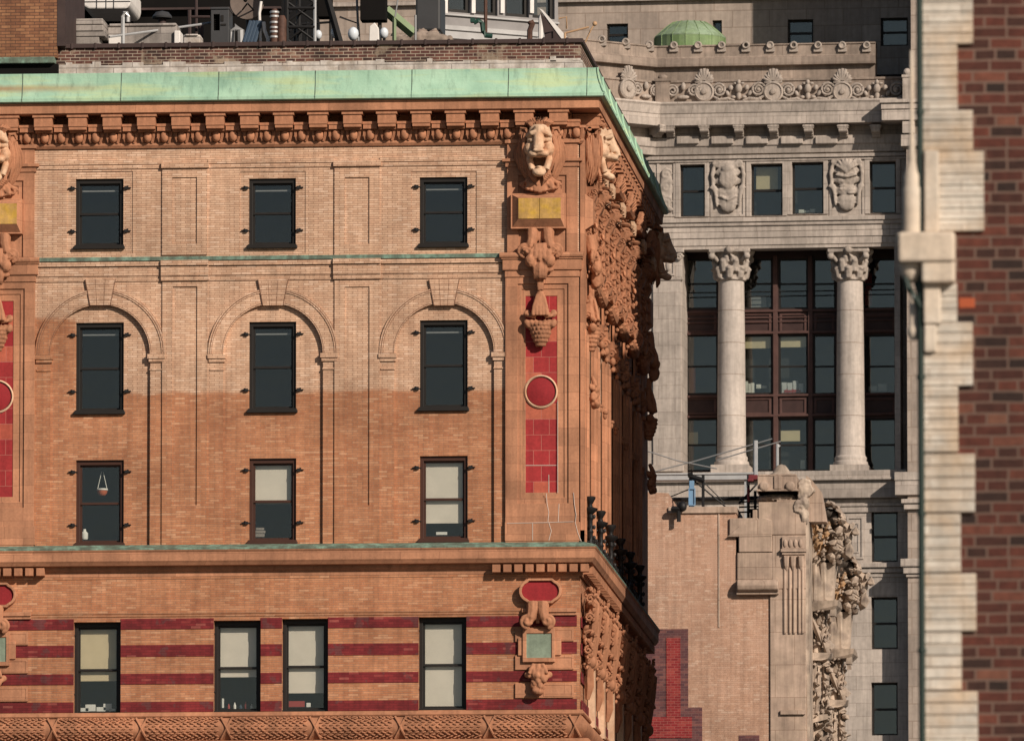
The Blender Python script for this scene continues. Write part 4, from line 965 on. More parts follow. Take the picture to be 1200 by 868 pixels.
def cartouche(kind):
    b = MB()
    for z, w_ in ((.9, .52), (.6, .62), (.2, .66), (-.3, .58), (-.75, .5), (-1.0, .38)): b.ell((0, -.10, z), (w_, .14, .28))
    b.prism([(-.42, -.9), (-.2, -1.05), (0, -1.22), (.2, -1.05), (.42, -.9)], -.2, 0)
    for s in (-1, 1):
        b.tube([(s*.62, -.1, 1.05), (s*.74, -.14, .5), (s*.70, -.12, 0), (s*.56, -.14, -.5), (s*.52, -.1, -1.0)], [.08, .11, .09, .1, .06], 6)
        b.tube(spiral(s*.66, -.16, -.15, .16, 1.4, s), .05, 6); b.tube(spiral(s*.5, -.16, .98, .2, 1.4, s), .06, 6)
    if kind:
        for i in range(7): a = R_(30+20*i); b.tube([(0, -.24, .5), (.3*math.cos(a), -.30, .55+.35*math.sin(a)), (.55*math.cos(a), -.24, .5+.7*math.sin(a))], .055, 6)
        b.tube([(-.5, -.26, .42), (0, -.3, .3), (.5, -.26, .42)], .07, 6)
        for z in (-.1, -.25): b.ell((-.2, -.24, z), (.18, .05, .06)); b.ell((.22, -.24, z-.2), (.18, .05, .06))
    else:
        b.ell((0, -.24, .3), (.42, .1, .5)); b.ell((0, -.22, .75), (.3, .14, .2))
        b.tube([(-.4, -.2, -.5), (0, -.28, -.7), (.4, -.2, -.5)], .06, 6)
    return b.mesh('cartouche', M['lime_carve'], remesh=.045, jitter=.02)
for u, v, k in ((853.5, 219, 0), (992.5, 217, 1)): x, z = W.uv(u, v); cop('cartouche', cartouche(k), tower, (x, -.02, z+.05))
x, z = W.uv(781, 222); c = MB()
for zz, s in ((.7, 1), (.1, -1), (-.6, 1)): c.tube(spiral(.0, -.06, zz, .28, 1.5, s), .06, 6); c.ell((s*.2, -.06, zz-.35), (.14, .08, .12))
c.ell((0, -.03, 0), (.34, .06, 1.1)); cop('scroll_relief', c.mesh('scroll_relief', M['lime_carve'], remesh=.05), tower, (x, -.01, z))
# colonnade
zb_, zt_ = W.z(552, 920), W.z(291, 920)
YW = 2.1
b = MB()
b.box(xA, W.x(799.5, 420), -.02, 4, zb_-.3, zt_)                        # left pilaster pier
MB().box(W.x(1048.5, 420), W.x(1055, 420), -.02, 4, zb_, zt_).build('pilaster', M['lime'], tower)
b.prism(rc(W.x(757, 420)+.35, W.x(798, 420), W.z(548, 780), W.z(327, 780)), -.12, -.01)
b.build('pilaster', M['lime'], tower)
MB().box(W.x(757), W.x(801.5), -.22, 0, W.z(553, 780), W.z(545, 780)).build('pilaster_base', M['lime'], tower, bevel=.03)
b = MB(); b.box(W.x(757), W.x(801), -.18, 0, W.z(329, 780), W.z(326, 780)); b.box(W.x(757), W.x(800), -.15, 0, W.z(326, 780), W.z(297, 780)); b.box(W.x(757), W.x(802), -.28, 0, W.z(297, 780), W.z(292, 780)); b.build('pilaster_cap', M['lime'], tower, bevel=.03)
b = MB(); x, z = W.uv(784, 311)
b.prism(rc(x-.28, x+.28, z-.5, z+.5), -.2, -.14, [rc(x-.2, x+.2, z-.42, z+.42)]); b.ell((x, -.16, z), (.14, .06, .3)); b.tube(spiral(W.x(797), -.25, W.z(302, 797), .16, 1.4, 1), .07, 6); b.build('pilaster_carving', M['lime_carve'], tower, smooth=True)
def capital():
    b = MB(); H = 1.45
    b.lathe([(.63, 0), (.70, .04), (.70, .10), (.62, .13), (.60, .3), (.64, .8), (.80, 1.25), (.85, H-.16)], (0, 0, 0), 24)
    b.prism([(-.95, H-.16), (.95, H-.16), (.98, H), (-.98, H)], -.95, .95)
    for tier, (z0, h_, r, n) in enumerate(((.12, .5, .66, 8), (.42, .55, .68, 8))):
        for i in range(n):
            a = 2*PI*(i+.5*tier)/n; c, s = math.cos(a), math.sin(a)
            b.tube([(r*c, r*s, z0), ((r+.06)*c, (r+.06)*s, z0+h_*.6), ((r+.20)*c, (r+.20)*s, z0+h_), ((r+.27)*c, (r+.27)*s, z0+h_-.12)], [.17, .18, .13, .05], 6)
    for q in range(4):
        a = PI/4+q*PI/2; c, s = math.cos(a), math.sin(a)
        pts = [((.75+.42*t)*c, (.75+.42*t)*s, .85+.45*t-.1*t*t) for t in (0, .4, .8, 1)]
        b.tube(pts, [.09, .11, .12, .10], 6); b.ell((1.16*c, 1.16*s, H-.34), (.17, .17, .17))
        b.ell((.92*math.cos(q*PI/2), .92*math.sin(q*PI/2), H-.06), (.2, .2, .2))
        for d in (-.3, .3): b.tube([(.7*math.cos(q*PI/2+d*.4), .7*math.sin(q*PI/2+d*.4), .85), (.86*math.cos(q*PI/2+d*.6), .86*math.sin(q*PI/2+d*.6), 1.15)], [.08, .1], 6)
    return b.mesh('capital', M['lime_carve'], remesh=.045, jitter=.01)
CAP = capital()
for u in (855, 994.5):
    x = W.x(u, 420); zc0 = W.z(327.5, u); zb0 = W.z(553, u); r = .665; yc = .75
    b = MB(); hh = zc0-zb0
    prof = [(r*1.2, .34), (r*1.23, .44), (r*1.2, .54), (r*1.1, .57), (r*1.1, .62), (r*1.14, .70), (r*1.1, .78), (r*1.03, .82), (r, 1.0)]
    prof += [(r*(1-.10*(t/12)**1.6), 1.0+(hh-1.0)*t/12) for t in range(1, 13)]
    b.lathe(prof, (x, yc, zb0), 40); co_ = b.build('column', M['lime_col'], tower, smooth=True)
    MB().box(x-r*1.32, x+r*1.32, yc-r*1.32, yc+r*1.32, zb0-.05, zb0+.345).build('plinth', M['lime'], co_)
    jb = MB()
    for v in (362.5, 400.5, 437.5, 486, 522):
        zj = W.z(v, u); rj = r*(1-.10*max(0, (zj-zb0-1)/(hh-1))**1.6)+.003
        jb.lathe([(rj-.02, -.018), (rj, -.016), (rj, .016), (rj-.02, .018)], (x, yc, zj), 40)
    jb.build('drum_joint', M['lime_warm'], co_, smooth=True)
    cop('capital', CAP, co_, (x, yc, zc0-.02))
MB().box(W.x(1055, 420), W.x(1068, 420), 1.2, 2.0, zb_, zt_).build('inner_pier', M['lime'], tower)
# bronze window wall between the columns
ww = thing('bronze_window_wall', 'dark brown bronze window wall recessed between the stone columns', 'window wall', W, (W.x(920), YW, zb_))
OPEN = [(800, 841), (869, 905), (912.5, 946.5), (953, 979), (1011, 1050)]
ROWS = [(303, 362), (392, 462), (490, 552)]
x0, x1 = W.x(797, 420, YW), W.x(1057, 420, YW)
hs = [rc(*W.rect(u0, v0, u1, v1, YW)) for u0, u1 in OPEN for v0, v1 in ROWS]
b = MB(); b.prism(rc(x0, x1, W.z(556, 920, YW), W.z(286, 920, YW)), YW, YW+.3, hs); b.build('wall_frame', M['bronze'], ww)
b = MB()
for u0, u1 in OPEN:
    for v0, v1 in ((367, 390), (466, 486)):
        a = W.rect(u0+1, v0, u1-1, v1, YW); b.prism(rc(*a), YW-.06, YW, [rc(a[0]+.12, a[1]-.12, a[2]+.1, a[3]-.1)])
for v in (364.5, 463.5, 390, 487): b.box(x0, x1, YW-.16, YW, W.z(v+1.2, 920, YW), W.z(v-1.5, 920, YW))
for u in (909, 950): a = W.rect(u-2.6, 300, u+2.6, 553, YW); b.box(a[0], a[1], YW-.15, YW, a[2], a[3])
for v in (372, 377): b.box(x0, x1, YW-.09, YW-.06, W.z(v+.8, 920, YW), W.z(v-.8, 920, YW))
b.build('spandrel', M['bronze_panel'], ww, bevel=.015)
for u0, u1 in OPEN:
    for j, (v0, v1) in enumerate(ROWS):
        a = W.rect(u0, v0, u1, v1, YW); f = .08; zm_ = a[2] + (a[3]-a[2])*(.5 if j != 1 else .47)
        fr = MB(); fr.prism(rc(*a), YW+.08, YW+.2, [rc(a[0]+f, a[1]-f, a[2]+f, zm_-.04), rc(a[0]+f, a[1]-f, zm_+.04, a[3]-f)]); wo = fr.build('window', M['frame'], ww); OFF[wo.name] = OFF[ww.name]
        for c0, c1 in ((a[2]+f, zm_-.04), (zm_+.04, a[3]-f)): MB().box(a[0]+f-.01, a[1]-f+.01, YW+.13, YW+.15, c0-.01, c1+.01).build('pane', M['glass2'], wo)
        if (j == 2 and u0 in (800, 912.5)) or (j == 1 and u0 in (869, 912.5)):
            p, q_, t0, t1 = {(2, 800): (.15, .42, .25, .48), (2, 912.5): (.05, .72, .22, .42), (1, 869): (0, 1, .02, .22), (1, 912.5): (0, 1, .02, .2)}[(j, u0)]
            W_ = a[1]-a[0]; H_ = a[3]-a[2]; MB().box(a[0]+W_*p, a[0]+W_*q_, YW+.26, YW+.28, a[3]-H_*t1, a[3]-H_*t0).build('blind', M['blind_y'], wo)
        if j == 0:
            rl = MB()
            for v in (341, 346.5): rl.box(a[0], a[1], YW+.02, YW+.05, W.z(v+.5, 920, YW), W.z(v-.3, 920, YW))
            rl.build('guard_rail', M['iron'], wo)
# things standing in the tower's windows
def sill_thing(name, lab, cat, u0, v0, u1, v1, mat, F=None, y=None, parts=1):
    F = F or W; y = YW+.5 if y is None else y
    a = F.rect(u0, v0, u1, v1, y); mb = MB(); n = parts; rnd = random.Random(int(u0*7)); w_ = (a[1]-a[0])/n
    for i in range(n):
        h_ = (a[3]-a[2])*(1 if n == 1 else rnd.uniform(.55, 1)); mb.box(a[0]+w_*i, a[0]+w_*(i+.9), y, y+.14, a[2], a[2]+h_)
        mb.box(a[0]+w_*(i+.1), a[0]+w_*(i+.8), y-.012, y, a[2]+h_*.25, a[2]+h_*.75)
    return tag(mb.build(name, mat, None, F, bevel=.01), lab, cat)
M['paper'] = plain('white_paper', (.75, .74, .70), .8); M['red_thing'] = plain('red_plastic', (.35, .05, .045), .6); M['orange_thing'] = plain('orange_board', (.48, .12, .05), .6); M['steelw'] = plain('white_steel', (.6, .6, .6), .5)
sill_thing('paper_stack', 'white papers on sill of middle storey left of brown mullion', 'papers', 873, 446, 884, 460, M['paper'], parts=3)
sill_thing('desk_lamp', 'white desk lamp head in middle storey window beside the mullion', 'lamp', 886, 450, 899, 455, M['paper'], parts=2)
sill_thing('box_row', 'row of white and grey boxes in the central middle storey window', 'boxes', 916, 446, 942, 460, M['steelw'], parts=4)
sill_thing('red_folder', 'dark red folder in the window above the brown spandrel, centre', 'folder', 916, 455, 944, 461, M['red_thing'])
sill_thing('orange_board', 'orange board leaning in middle storey window beside the left pilaster', 'board', 805, 430, 816, 461, M['orange_thing'])
sill_thing('paper_pile', 'white paper pile in the window right of the second column', 'papers', 1018, 449, 1040, 458, M['paper'], parts=2)
sill_thing('red_curtain', 'dark red curtain in top storey window right of second column', 'curtain', 1010, 318, 1022, 358, M['red_thing'], parts=3)
sill_thing('window_unit', 'white framed air unit in top storey window right of first column', 'air conditioner', 880, 347, 900, 361, M['steel'])
sill_thing('white_notice', 'small white notice taped in the lowest central tower window', 'notice', 938, 539, 944, 549, M['paper'])
sill_thing('sill_papers', 'white books on the sill of the third attic window', 'books', 936, 245, 956, 249.5, M['paper'], y=.9, parts=3)
# base ledge and lower wall
xR = W.x(1064, 600)
b = MB()
b.box(xA, xR, -.45, 4, W.z(563, 920), W.z(553, 920)); b.box(xA, W.x(1085), -.30, 4, W.z(585, 920), W.z(563.5, 920)); b.box(xA, xR, -.5, 0, W.z(564.5, 920), W.z(561.5, 920))
b.build('base_ledge', M['lime'], tower, bevel=.03)
LW = [(1021,598,1052,658), (1021,699,1052,760), (1021,799,1052,861)]
b = MB(); b.prism(rc(xA, W.x(1085), 0, W.z(585.5, 920)), 0, .8, [rc(*W.rect(*q, 0)) for q in LW]); b.box(xA, W.x(1085), 12, 12.4, 0, W.z(120)); b.build('lower_wall', M['lime'], tower)
b = MB()
for v0, v1, p, ua in ((590, 593, .14, 960), (594, 600, .09, 970), (660, 665, .25, 985), (665.5, 671, .14, 985), (672, 676, .05, 990)): b.box(W.x(ua), xR, -p, 0, W.z(v1, 1020), W.z(v0, 1020))
a = W.rect(992, 605, 1012, 655); b.prism(rc(*a), -.06, 0, [rc(a[0]+.1, a[1]-.1, a[2]+.1, a[3]-.1)]); a = W.rect(998, 612, 1007, 648); b.prism(rc(*a), -.04, 0, [rc(a[0]+.08, a[1]-.08, a[2]+.08, a[3]-.08)])
b.build('lower_moulding', M['lime'], tower, bevel=.015)
for q in LW: twin(q, 0, tower, .3, .5)
# corner pavilion on the right, standing forward
YPV = -1.35
b = MB(); xp0, xp1 = W.x(1063, 420, YPV), W.x(1120, 420, YPV)
b.box(xp0, xp1, YPV, 10, 0, W.z(150, 1065, YPV)); b.box(W.x(1067.5, 50, YPV), xp1, YPV, YR+.5, W.z(150, 1065, YPV), W.z(-600, 1065, YPV)); b.build('corner_pavilion', M['lime_block'], tower)
b = MB()
for v0, v1, p, e in ((118, 122, .55, 30), (122, 129, .45, 28.5), (129, 142, .38, 28), (158, 172, .2, 6), (553, 563, .2, 15), (563, 580, .15, 14.5), (585, 590, .3, 7), (590, 597, .2, 4), (655, 664, .3, 8), (664, 672, .2, 5), (672, 676, .1, 2)):
    b.box(W.x(1063-e, 420, YPV), xp1, YPV-p, YPV+1.6, W.z(v1, 1060, YPV), W.z(v0, 1060, YPV))
b.box(W.x(1058, 145, YPV), W.x(1072, 145, YPV), YPV-.3, YPV, W.z(157, 1065, YPV), W.z(143, 1065, YPV))
b.build('pavilion_moulding', M['lime'], tower, bevel=.02)
b = MB(); a = W.rect(1058, 88, 1068, 117, YPV); b.box(a[0], a[1], YPV-.1, YPV+.4, a[2], a[3]); b.box(a[0]-.04, a[1]+.04, YPV-.14, YPV+.44, a[3]-.12, a[3]); b.ell((W.x(1063, 84, YPV), YPV+.15, W.z(84.5, 1063, YPV)), .2); b.build('pedestal_ball', M['lime_carve'], tower, smooth=False)
# green copper dome on the terrace
YD = 4.0
dcx, dcz = W.uv(803.5, 60, YD)
rd = (W.x(845, 45, YD)-W.x(762, 45, YD))/2
dome = thing('copper_dome', 'low green copper dome with ribs on the stone terrace', 'dome', W, (dcx, YD+rd, W.z(70, 803, YD)))
H1, H0, H2 = W.z(40, 803, YD), W.z(75, 803, YD), W.z(21, 803, YD)
M['dome'] = stone_mat('dome_copper', (.30, .40, .265), .3, None, tint=(.24, .33, .19), scale=.7, rough=.65)
M['dome_low'] = stone_mat('dome_drum_copper', (.19, .285, .12), .3, None, tint=(.23, .31, .16), scale=.7, rough=.65)
cy = YD+rd
b = MB(); b.lathe([(rd, H0), (rd, H1), (rd*.98, H1+.02)], (dcx, cy, 0), 32); b.build('drum', M['dome_low'], dome)
b = MB(); b.lathe([(rd*1.0, H1-.02), (rd*1.0, H1+.06), (rd*.80, H1+(H2-H1)*.45), (rd*.62, H1+(H2-H1)*.78), (rd*.5, H1+(H2-H1)*.93), (rd*.46, H2), (0.01, H2+.05)], (dcx, cy, 0), 32); b.build('dome_shell', M['dome'], dome)
b = MB()
for i in range(16):
    a = 2*PI*i/16; b.tube([(dcx+q*math.cos(a), cy+q*math.sin(a), z) for q, z in ((rd, H0), (rd*1.01, H1+.04), (rd*.80, H1+(H2-H1)*.46), (rd*.62, H1+(H2-H1)*.79), (rd*.46, H2+.01))], .02, 5)
b.build('seam', M['dome_low'], dome)

# white-framed roof building and dark walls seen over the parapet
K = Frame((at(570, 30, 335).x, 335, 0), R_(34))
M['grey_band'] = plain('grey_white_band', (.42, .41, .40), .6)
kb = thing('window_band_building', 'pale grey building with band of dark windows above the brick parapet', 'building', K)
b = MB(); kw = [(449.0, -14, 475, 13), (524.5, -14, 551, 15), (556, -14, 583, 18), (592, -14, 620, 20), (624, -14, 650, 22)]
z0 = K.z(46, 570); kx0, kx1 = K.x(516, 20), K.x(654, 20)
hs = [rc(*K.rect(*q)) for q in kw[1:]]
b.prism(rc(kx0, kx1, 0, K.z(-60, 570)), 0, .5, hs); b.build('wall', plain('pale_grey_wall', (.26, .245, .24), .7), kb)
b = MB()
for v0, v1, p, m_ in ((34, 39, .12, 0), (20, 22, .08, 0)): b.box(kx0-.1, kx1, -p, 0, K.z(v1, 570), K.z(v0, 570))
b.box(kx0-.3, kx1, -.3, 0, z0-.1, K.z(42, 570)); b.build('band', M['grey_band'], kb)
for q in kw[1:]:
    a = K.rect(*q); wo = MB().prism(rc(*a), .1, .25, [rc(a[0]+.1, a[1]-.1, a[2]+.1, a[3]-.1)]).build('window', M['frame'], kb); OFF[wo.name] = None
    MB().box(a[0]+.09, a[1]-.09, .15, .17, a[2]+.09, a[3]-.09).build('pane', M['glass2'], wo)
for u in (521, 553.5, 587.5, 622): a = K.rect(u-2.2, -14, u+2.2, 16); MB().box(a[0], a[1], -.08, 0, a[2], a[3]).build('mullion', M['white'], kb)
MB().box(kx0, kx1, 1.2, 1.3, z0-14, K.z(-60, 570)).build('interior_partition', M['room'], kb)
G = Frame((at(200, 20, 360).x, 360, 0))

gb = thing('dark_rear_building', 'building wall with shade painted near black behind the roof clutter on the left', 'building', G)
b = MB(); b.box(G.x(-260), G.x(329), 0, 12, 0, G.z(-60, 200)); b.build('wall', M['dark'], gb)  # wall coloured near black in place of the shade lying on it
b = MB(); b.box(G.x(-260), G.x(329), -.25, 0, G.z(13, 200), G.z(10.5, 200)); b.box(G.x(150), G.x(152), -.2, 0, G.z(60, 200), G.z(12, 200)); b.build('ledge', M['coping'], gb)
q = [(92, -14), (92, 1), (96, 6), (104, 10.5), (148, 10.5), (152, 7), (153.5, 1), (153.5, -14)]
tk = thing('roof_tank', 'white panelled tank with rounded bottom hanging before the dark wall', 'tank', G, (G.x(122, 10, -2), -2, G.z(10.5, 122, -3)))
b = MB(); b.prism([G.uv(u, v, -3) for u, v in q], -3, -.25); b.build('tank_body', M['white'], tk, bevel=.05)
b = MB()
for u in (113, 124, 133): b.box(G.x(u, 0, -3), G.x(u+.8, 0, -3), -3.02, -2.99, G.z(10.2, 120, -3), G.z(-14, 120, -3))
b.box(G.x(93, 0, -3), G.x(153, 0, -3), -3.023, -2.99, G.z(2.5, 120, -3), G.z(1.8, 120, -3)); b.build('panel_joint', M['grey_box'], tk)

# ------------------------------------------------------------------ BUFF BRICK BUILDING in the middle
Q = Frame((at(905, 434, 400).x, 400, 0))
mid = thing('buff_brick_building', 'buff brick gable wall with red brick figure and carved stone corner', 'building', Q)
M['buff'] = brick_mat('buff_brick', [(0, (.47, .275, .185)), (.5, (.515, .31, .215)), (.85, (.545, .345, .245)), (1, (.59, .40, .295))], (.44, .27, .19), .22, .072, .006, .30, patches=((.47, .29, .205), .35), gscale=.35)
M['redb'] = brick_mat('bright_red_brick', [(0, (.18, .016, .018)), (.6, (.235, .02, .022)), (1, (.29, .05, .04))], (.30, .09, .075), .24, .085, .010, .2, gscale=.6)
M['plumb'] = brick_mat('plum_brick', [(0, (.085, .035, .04)), (.6, (.13, .05, .05)), (1, (.19, .075, .065))], (.17, .10, .09), .24, .085, .007, .2, gscale=.6)
M['sand'] = stone_mat('brown_sandstone', (.48, .35, .27), .42, (1.3, 1.1, .012, .14), (.26, .17, .12), scale=.5, fine=5, tint=(.50, .37, .28))
M['sand_carve'] = stone_mat('worn_carved_sandstone', (.50, .395, .31), .45, None, scale=1.2, fine=5, tint=(.31, .24, .195))
M['sand_orange'] = stone_mat('rust_streaked_sandstone', (.42, .25, .13), .35, None, scale=1.2, fine=5, tint=(.42, .32, .24))
qz = lambda v, u=850: Q.z(v, u)
# wall outline with its raised left shoulder, stepped top
o_ = [Q.uv(700, 700)[0:1][0]]
xq0, xq1 = Q.x(690), Q.x(944.5)
poly = [(xq0, 0), (Q.x(938), 0), (Q.x(938), qz(650)), (Q.x(862), qz(650)), (Q.x(862), qz(601)), (Q.x(783), qz(601)), (Q.x(783), qz(577)), (xq0, qz(572))]
b = MB(); b.box(xq0, Q.x(938), 0, 8, 0, qz(650)); b.box(xq0, Q.x(862), 0, 8, qz(650), qz(601)); b.prism([(xq0, qz(601)), (Q.x(783), qz(601)), (Q.x(783), qz(577)), (xq0, qz(572))], 0, 8); b.build('wall', M['buff'], mid)
b = MB(); b.box(Q.x(783), Q.x(863), -.08, 8.1, qz(601), qz(593.5)); b.box(Q.x(841), Q.x(843), -.03, 0, qz(735), qz(602)); b.build('coping', M['sand'], mid, bevel=.03)
b = MB()
for u0, v0, u1, v1 in ((700, 737, 806.5, 829), (700, 828.9, 823, 900), (866, 861, 890, 900)): a = Q.rect(u0, v0, u1, v1); b.box(a[0], a[1], -.02 if v0 != 828.9 else -.021, 0, a[2], a[3])
b.build('plum_brick_border', M['plumb'], mid)
b = MB()
for u0, v0, u1, v1 in ((781, 747, 797.5, 840), (700, 839.9, 811, 864.5)): a = Q.rect(u0, v0, u1, v1); b.box(a[0], a[1], -.045, -.0215, a[2], a[3])
b.build('red_brick_figure', M['redb'], mid)
# stone corner: shoulder blocks, colonette strip, pedestal and urn
b = MB()
def sb(u0, v0, u1, v1, p, y1=3): a = Q.rect(u0, v0, u1, v1); b.box(a[0], a[1], -p, y1, a[2], a[3])
sb(855, 607, 905, 627, .10); sb(866, 628, 905, 647, .13); sb(864, 647.5, 912, 679, .09); sb(863, 680, 913, 697, .22); sb(902.5, 690, 944.5, 900, .08); sb(905, 627, 944.5, 690, .10)
sb(889, 588, 944.5, 627, .12); sb(882, 597, 944.5, 627, .06)
a = Q.rect(866, 610, 905, 629); b.prism([(a[0]-.4, a[2]), (a[1], a[2]), (a[1], a[3]), (a[1]-.3, a[3]+.1), (a[0], a[2]+.35)], -.15, 2)
b.tube([(Q.x(864), -.20, qz(687)), (Q.x(912), -.20, qz(687))], .22, 10)
b.build('stone_corner', M['sand'], mid, bevel=.03)
b = MB()
for u0, v0, u1, v1, p in ((917, 629, 944, 643, .20), (915.5, 643.5, 945, 647, .27), (917, 647.5, 943.5, 650, .22), (919, 650, 942, 653, .17), (915, 832, 944, 837, .18)): a = Q.rect(u0, v0, u1, v1); b.box(a[0], a[1], -p, 0, a[2], a[3])
for u in (920, 926, 931, 937, 941): b.tube([(Q.x(u, 740), -.10, qz(742, 930)), (Q.x(u, 740), -.10, qz(655, 930))], .05, 8)
for u in (921, 929, 938): b.tube([(Q.x(u), -.18, qz(652, 930)), (Q.x(u), -.16, qz(662, 930)), (Q.x(u+.5), -.10, qz(668, 930))], [.11, .09, .04], 6)
for u in (920, 926, 932, 938): b.ell((Q.x(u), -.21, qz(637, 930)), (.07, .04, .14))
b.build('colonette', M['sand'], mid, smooth=True)
fu = MB(); cx, cz = Q.uv(913, 590); cyq = .9
fu.lathe([(.55, qz(594)), (.50, qz(590)), (.62, qz(587.5)), (.78, qz(585)), (.82, qz(582)), (.70, qz(579)), (.60, qz(577.5))], (cx, cyq, 0), 24)
for i in range(20): a = 2*PI*i/20; fu.ell((cx+.72*math.cos(a), cyq+.72*math.sin(a), qz(583)), (.09, .09, .12))
fu.build('urn_neck', M['sand_carve'], mid, smooth=True)
fu = MB(); a = Q.rect(888, 558, 934.5, 576); fu.box(a[0], a[1], -.15, 1.9, a[2], a[3]); fu.box(a[0]-.04, a[1]+.04, -.2, 1.95, a[2], a[2]+.07); fu.box(a[0]+.03, a[1]-.03, -.17, 1.9, a[3], a[3]+.06)
for u in (895.5, 926): fu.lathe([(.17, 0), (.16, -.07), (.1, -.10), (0, -.11)], (Q.x(u), -.15, Q.z(570, 910)), 14, 'Y')
fu.box(Q.x(907), Q.x(916), -.2, 0, a[2]+.08, a[3]); fu.build('urn_block', M['sand'], mid, bevel=.02)
fu = MB(); fu.lathe([(.42, qz(558)), (.40, qz(554.5)), (.30, qz(552.5)), (.26, qz(549.5)), (.20, qz(546.5)), (.14, qz(544)), (0.01, qz(542.5))], (cx+.05, cyq-.4, 0), 20); fu.build('urn_finial', M['sand_carve'], mid, smooth=True)
b = MB(); b.prism([Q.uv(935, 584), Q.uv(945, 584), Q.uv(954, 575), Q.uv(948, 562), Q.uv(940, 560), Q.uv(935, 566)], -.05, 1.5); b.ell((Q.x(941), .2, qz(589)), (.2, .4, .28)); b.tube(spiral(Q.x(937), -.1, qz(596), .24, 1.5, 1), .08, 7); b.ell((Q.x(937), .05, qz(596)), (.22, .15, .22)); b.ell((Q.x(942), 0, qz(606)), (.15, .2, .3)); b.build('broken_volute', M['sand_carve'], mid, remesh=.035, jitter=.05)
# carved flank along the side street: canopied niches stepping back
fl = MB(); xs = Q.x(944.5); fl.box(xs-1.0, xs, .05, 15, 0, qz(585, 944)); fl.prism([Q.uv(944, 610), Q.uv(968, 610), Q.uv(962, 575), Q.uv(950, 560), Q.uv(944, 556)], .3, 1.2); fl.build('side_wall', M['sand'], mid)
def niche():
    b = MB(); Z = lambda v: Q.z(v, 965)-Q.z(600, 965); rnd = random.Random(21); px = 1/35.0
    def blob(u, v, ru, rv, y=0, ry=.3): b.ell(((u-944.5)*px, y, Z(v)), (ru*px, ry, rv*px), (0, rnd.uniform(-.3, .3), 0), 1)
    # arched hood facing the avenue with a hollow below
    for i in range(11):
        a = PI*i/10; blob(966+16*math.cos(a), 603-20*math.sin(a), 5.2, 5, rnd.uniform(-.1, .1), .55)
    b.prism([((u-944.5)*px, Z(v)) for u, v in ((944, 585), (984, 592), (986, 612), (976, 640), (968, 655), (944, 655))], .30, .9)
    b.tube([((u-944.5)*px, .1, Z(v)) for u, v in ((982, 600), (987, 610), (990, 622), (986, 636))], [.16, .2, .17, .1], 7)
    # battered foliage mass on the outer side
    for k in range(34):
        t = rnd.random(); blob(974+rnd.uniform(-8, 17)*(1-.6*t), 616+t*38, rnd.uniform(3.5, 6.5), rnd.uniform(3, 7), rnd.uniform(-.35, .3), .28)
    blob(994, 609, 3.5, 5); blob(999, 616, 4, 5); blob(990, 640, 8, 11, -.2)
    for k in range(70): blob(958+rnd.uniform(-12, 34)*(1-.25*rnd.random()), 600+rnd.uniform(0, 60), rnd.uniform(1, 2.4), rnd.uniform(1.2, 3.2), rnd.uniform(-.6, .2), .12)
    for k in range(110): blob(947+rnd.uniform(0, 22), 706+rnd.uniform(0, 190), rnd.uniform(.8, 2.0), rnd.uniform(1.2, 3.4), rnd.uniform(-.5, -.1), .12)
    for k in range(9): blob(950+rnd.uniform(0, 22), 640+rnd.uniform(0, 14), 4, 4, -.1, .3)
    # shaft, shoulder, capital ledge, draped figure
    b.prism([((u-944.5)*px, Z(v)) for u, v in ((944, 652), (975, 652), (973, 690), (970, 701), (944, 701))], -.3, .7)
    b.prism([((u-944.5)*px, Z(v)) for u, v in ((944, 699), (979, 699), (979, 704), (974, 709), (944, 711))], -.5, .7)
    b.box((968-944.5)*px, (977-944.5)*px, -.45, -.1, Z(716), Z(706)); b.box((970-944.5)*px, (975-944.5)*px, -.4, -.15, Z(724), Z(715))
    for u0 in (948, 953, 961): b.tube([((u0-944.5)*px, -.32, Z(655)), ((u0-944.5)*px, -.34, Z(698))], .07, 6)
    blob(956, 722, 4.5, 6, -.2); blob(955, 740, 8, 12, -.1); blob(962, 735, 5, 9, -.3, .2); blob(951, 752, 7, 12, -.1); blob(966, 748, 6, 7, -.2)
    b.tube([((u-944.5)*px, -.35, Z(v)) for u, v in ((947, 716), (954, 735), (964, 752), (968, 760))], [.1, .15, .13, .08], 7)
    b.prism([((u-944.5)*px, Z(v)) for u, v in ((944, 757), (971, 757), (968, 764), (958, 768), (944, 770))], -.45, .6)
    for u0 in (947, 952.5, 959, 965): b.tube([((u0-944.5)*px, -.25+.02*(u0-947), Z(768)), ((u0-944.5)*px, -.28, Z(812)), ((u0-944.5)*px, -.25, Z(835))], .085, 6)
    for k in range(16):
        v = 772+k*7.2; blob(966+2.5*math.sin(k*1.9), v, 4, 3.2, -.25+rnd.uniform(-.1, .1), .2)
    b.prism([((u-944.5)*px, Z(v)) for u, v in ((944, 832), (966, 832), (964, 838), (944, 840))], -.5, .6)
    for k in range(12): blob(950+rnd.uniform(0, 18), 842+k*6, 4.5, 4, -.15, .3)
    b.box(0, 12*px, -.1, 1.2, Z(930), Z(590)); b.box(0, 20*px, .2, 1.0, Z(930), Z(640)); b.box(-.1, .1, -2.1, 9, Z(930), Z(612))
    for v in b.bm.verts:
        q = v.co*2.3; d = Vector((noise.noise(q), noise.noise(q+Vector((7, 3, 1))), noise.noise(q+Vector((1, 9, 4)))))
        q2 = v.co*7; d2 = Vector((noise.noise(q2), noise.noise(q2+Vector((7, 3, 1))), noise.noise(q2+Vector((1, 9, 4)))))
        v.co += d*.13+d2*.07
    return b.mesh('canopied_niche', M['sand_carve'])
NI = niche(); px_ = 1/35.0
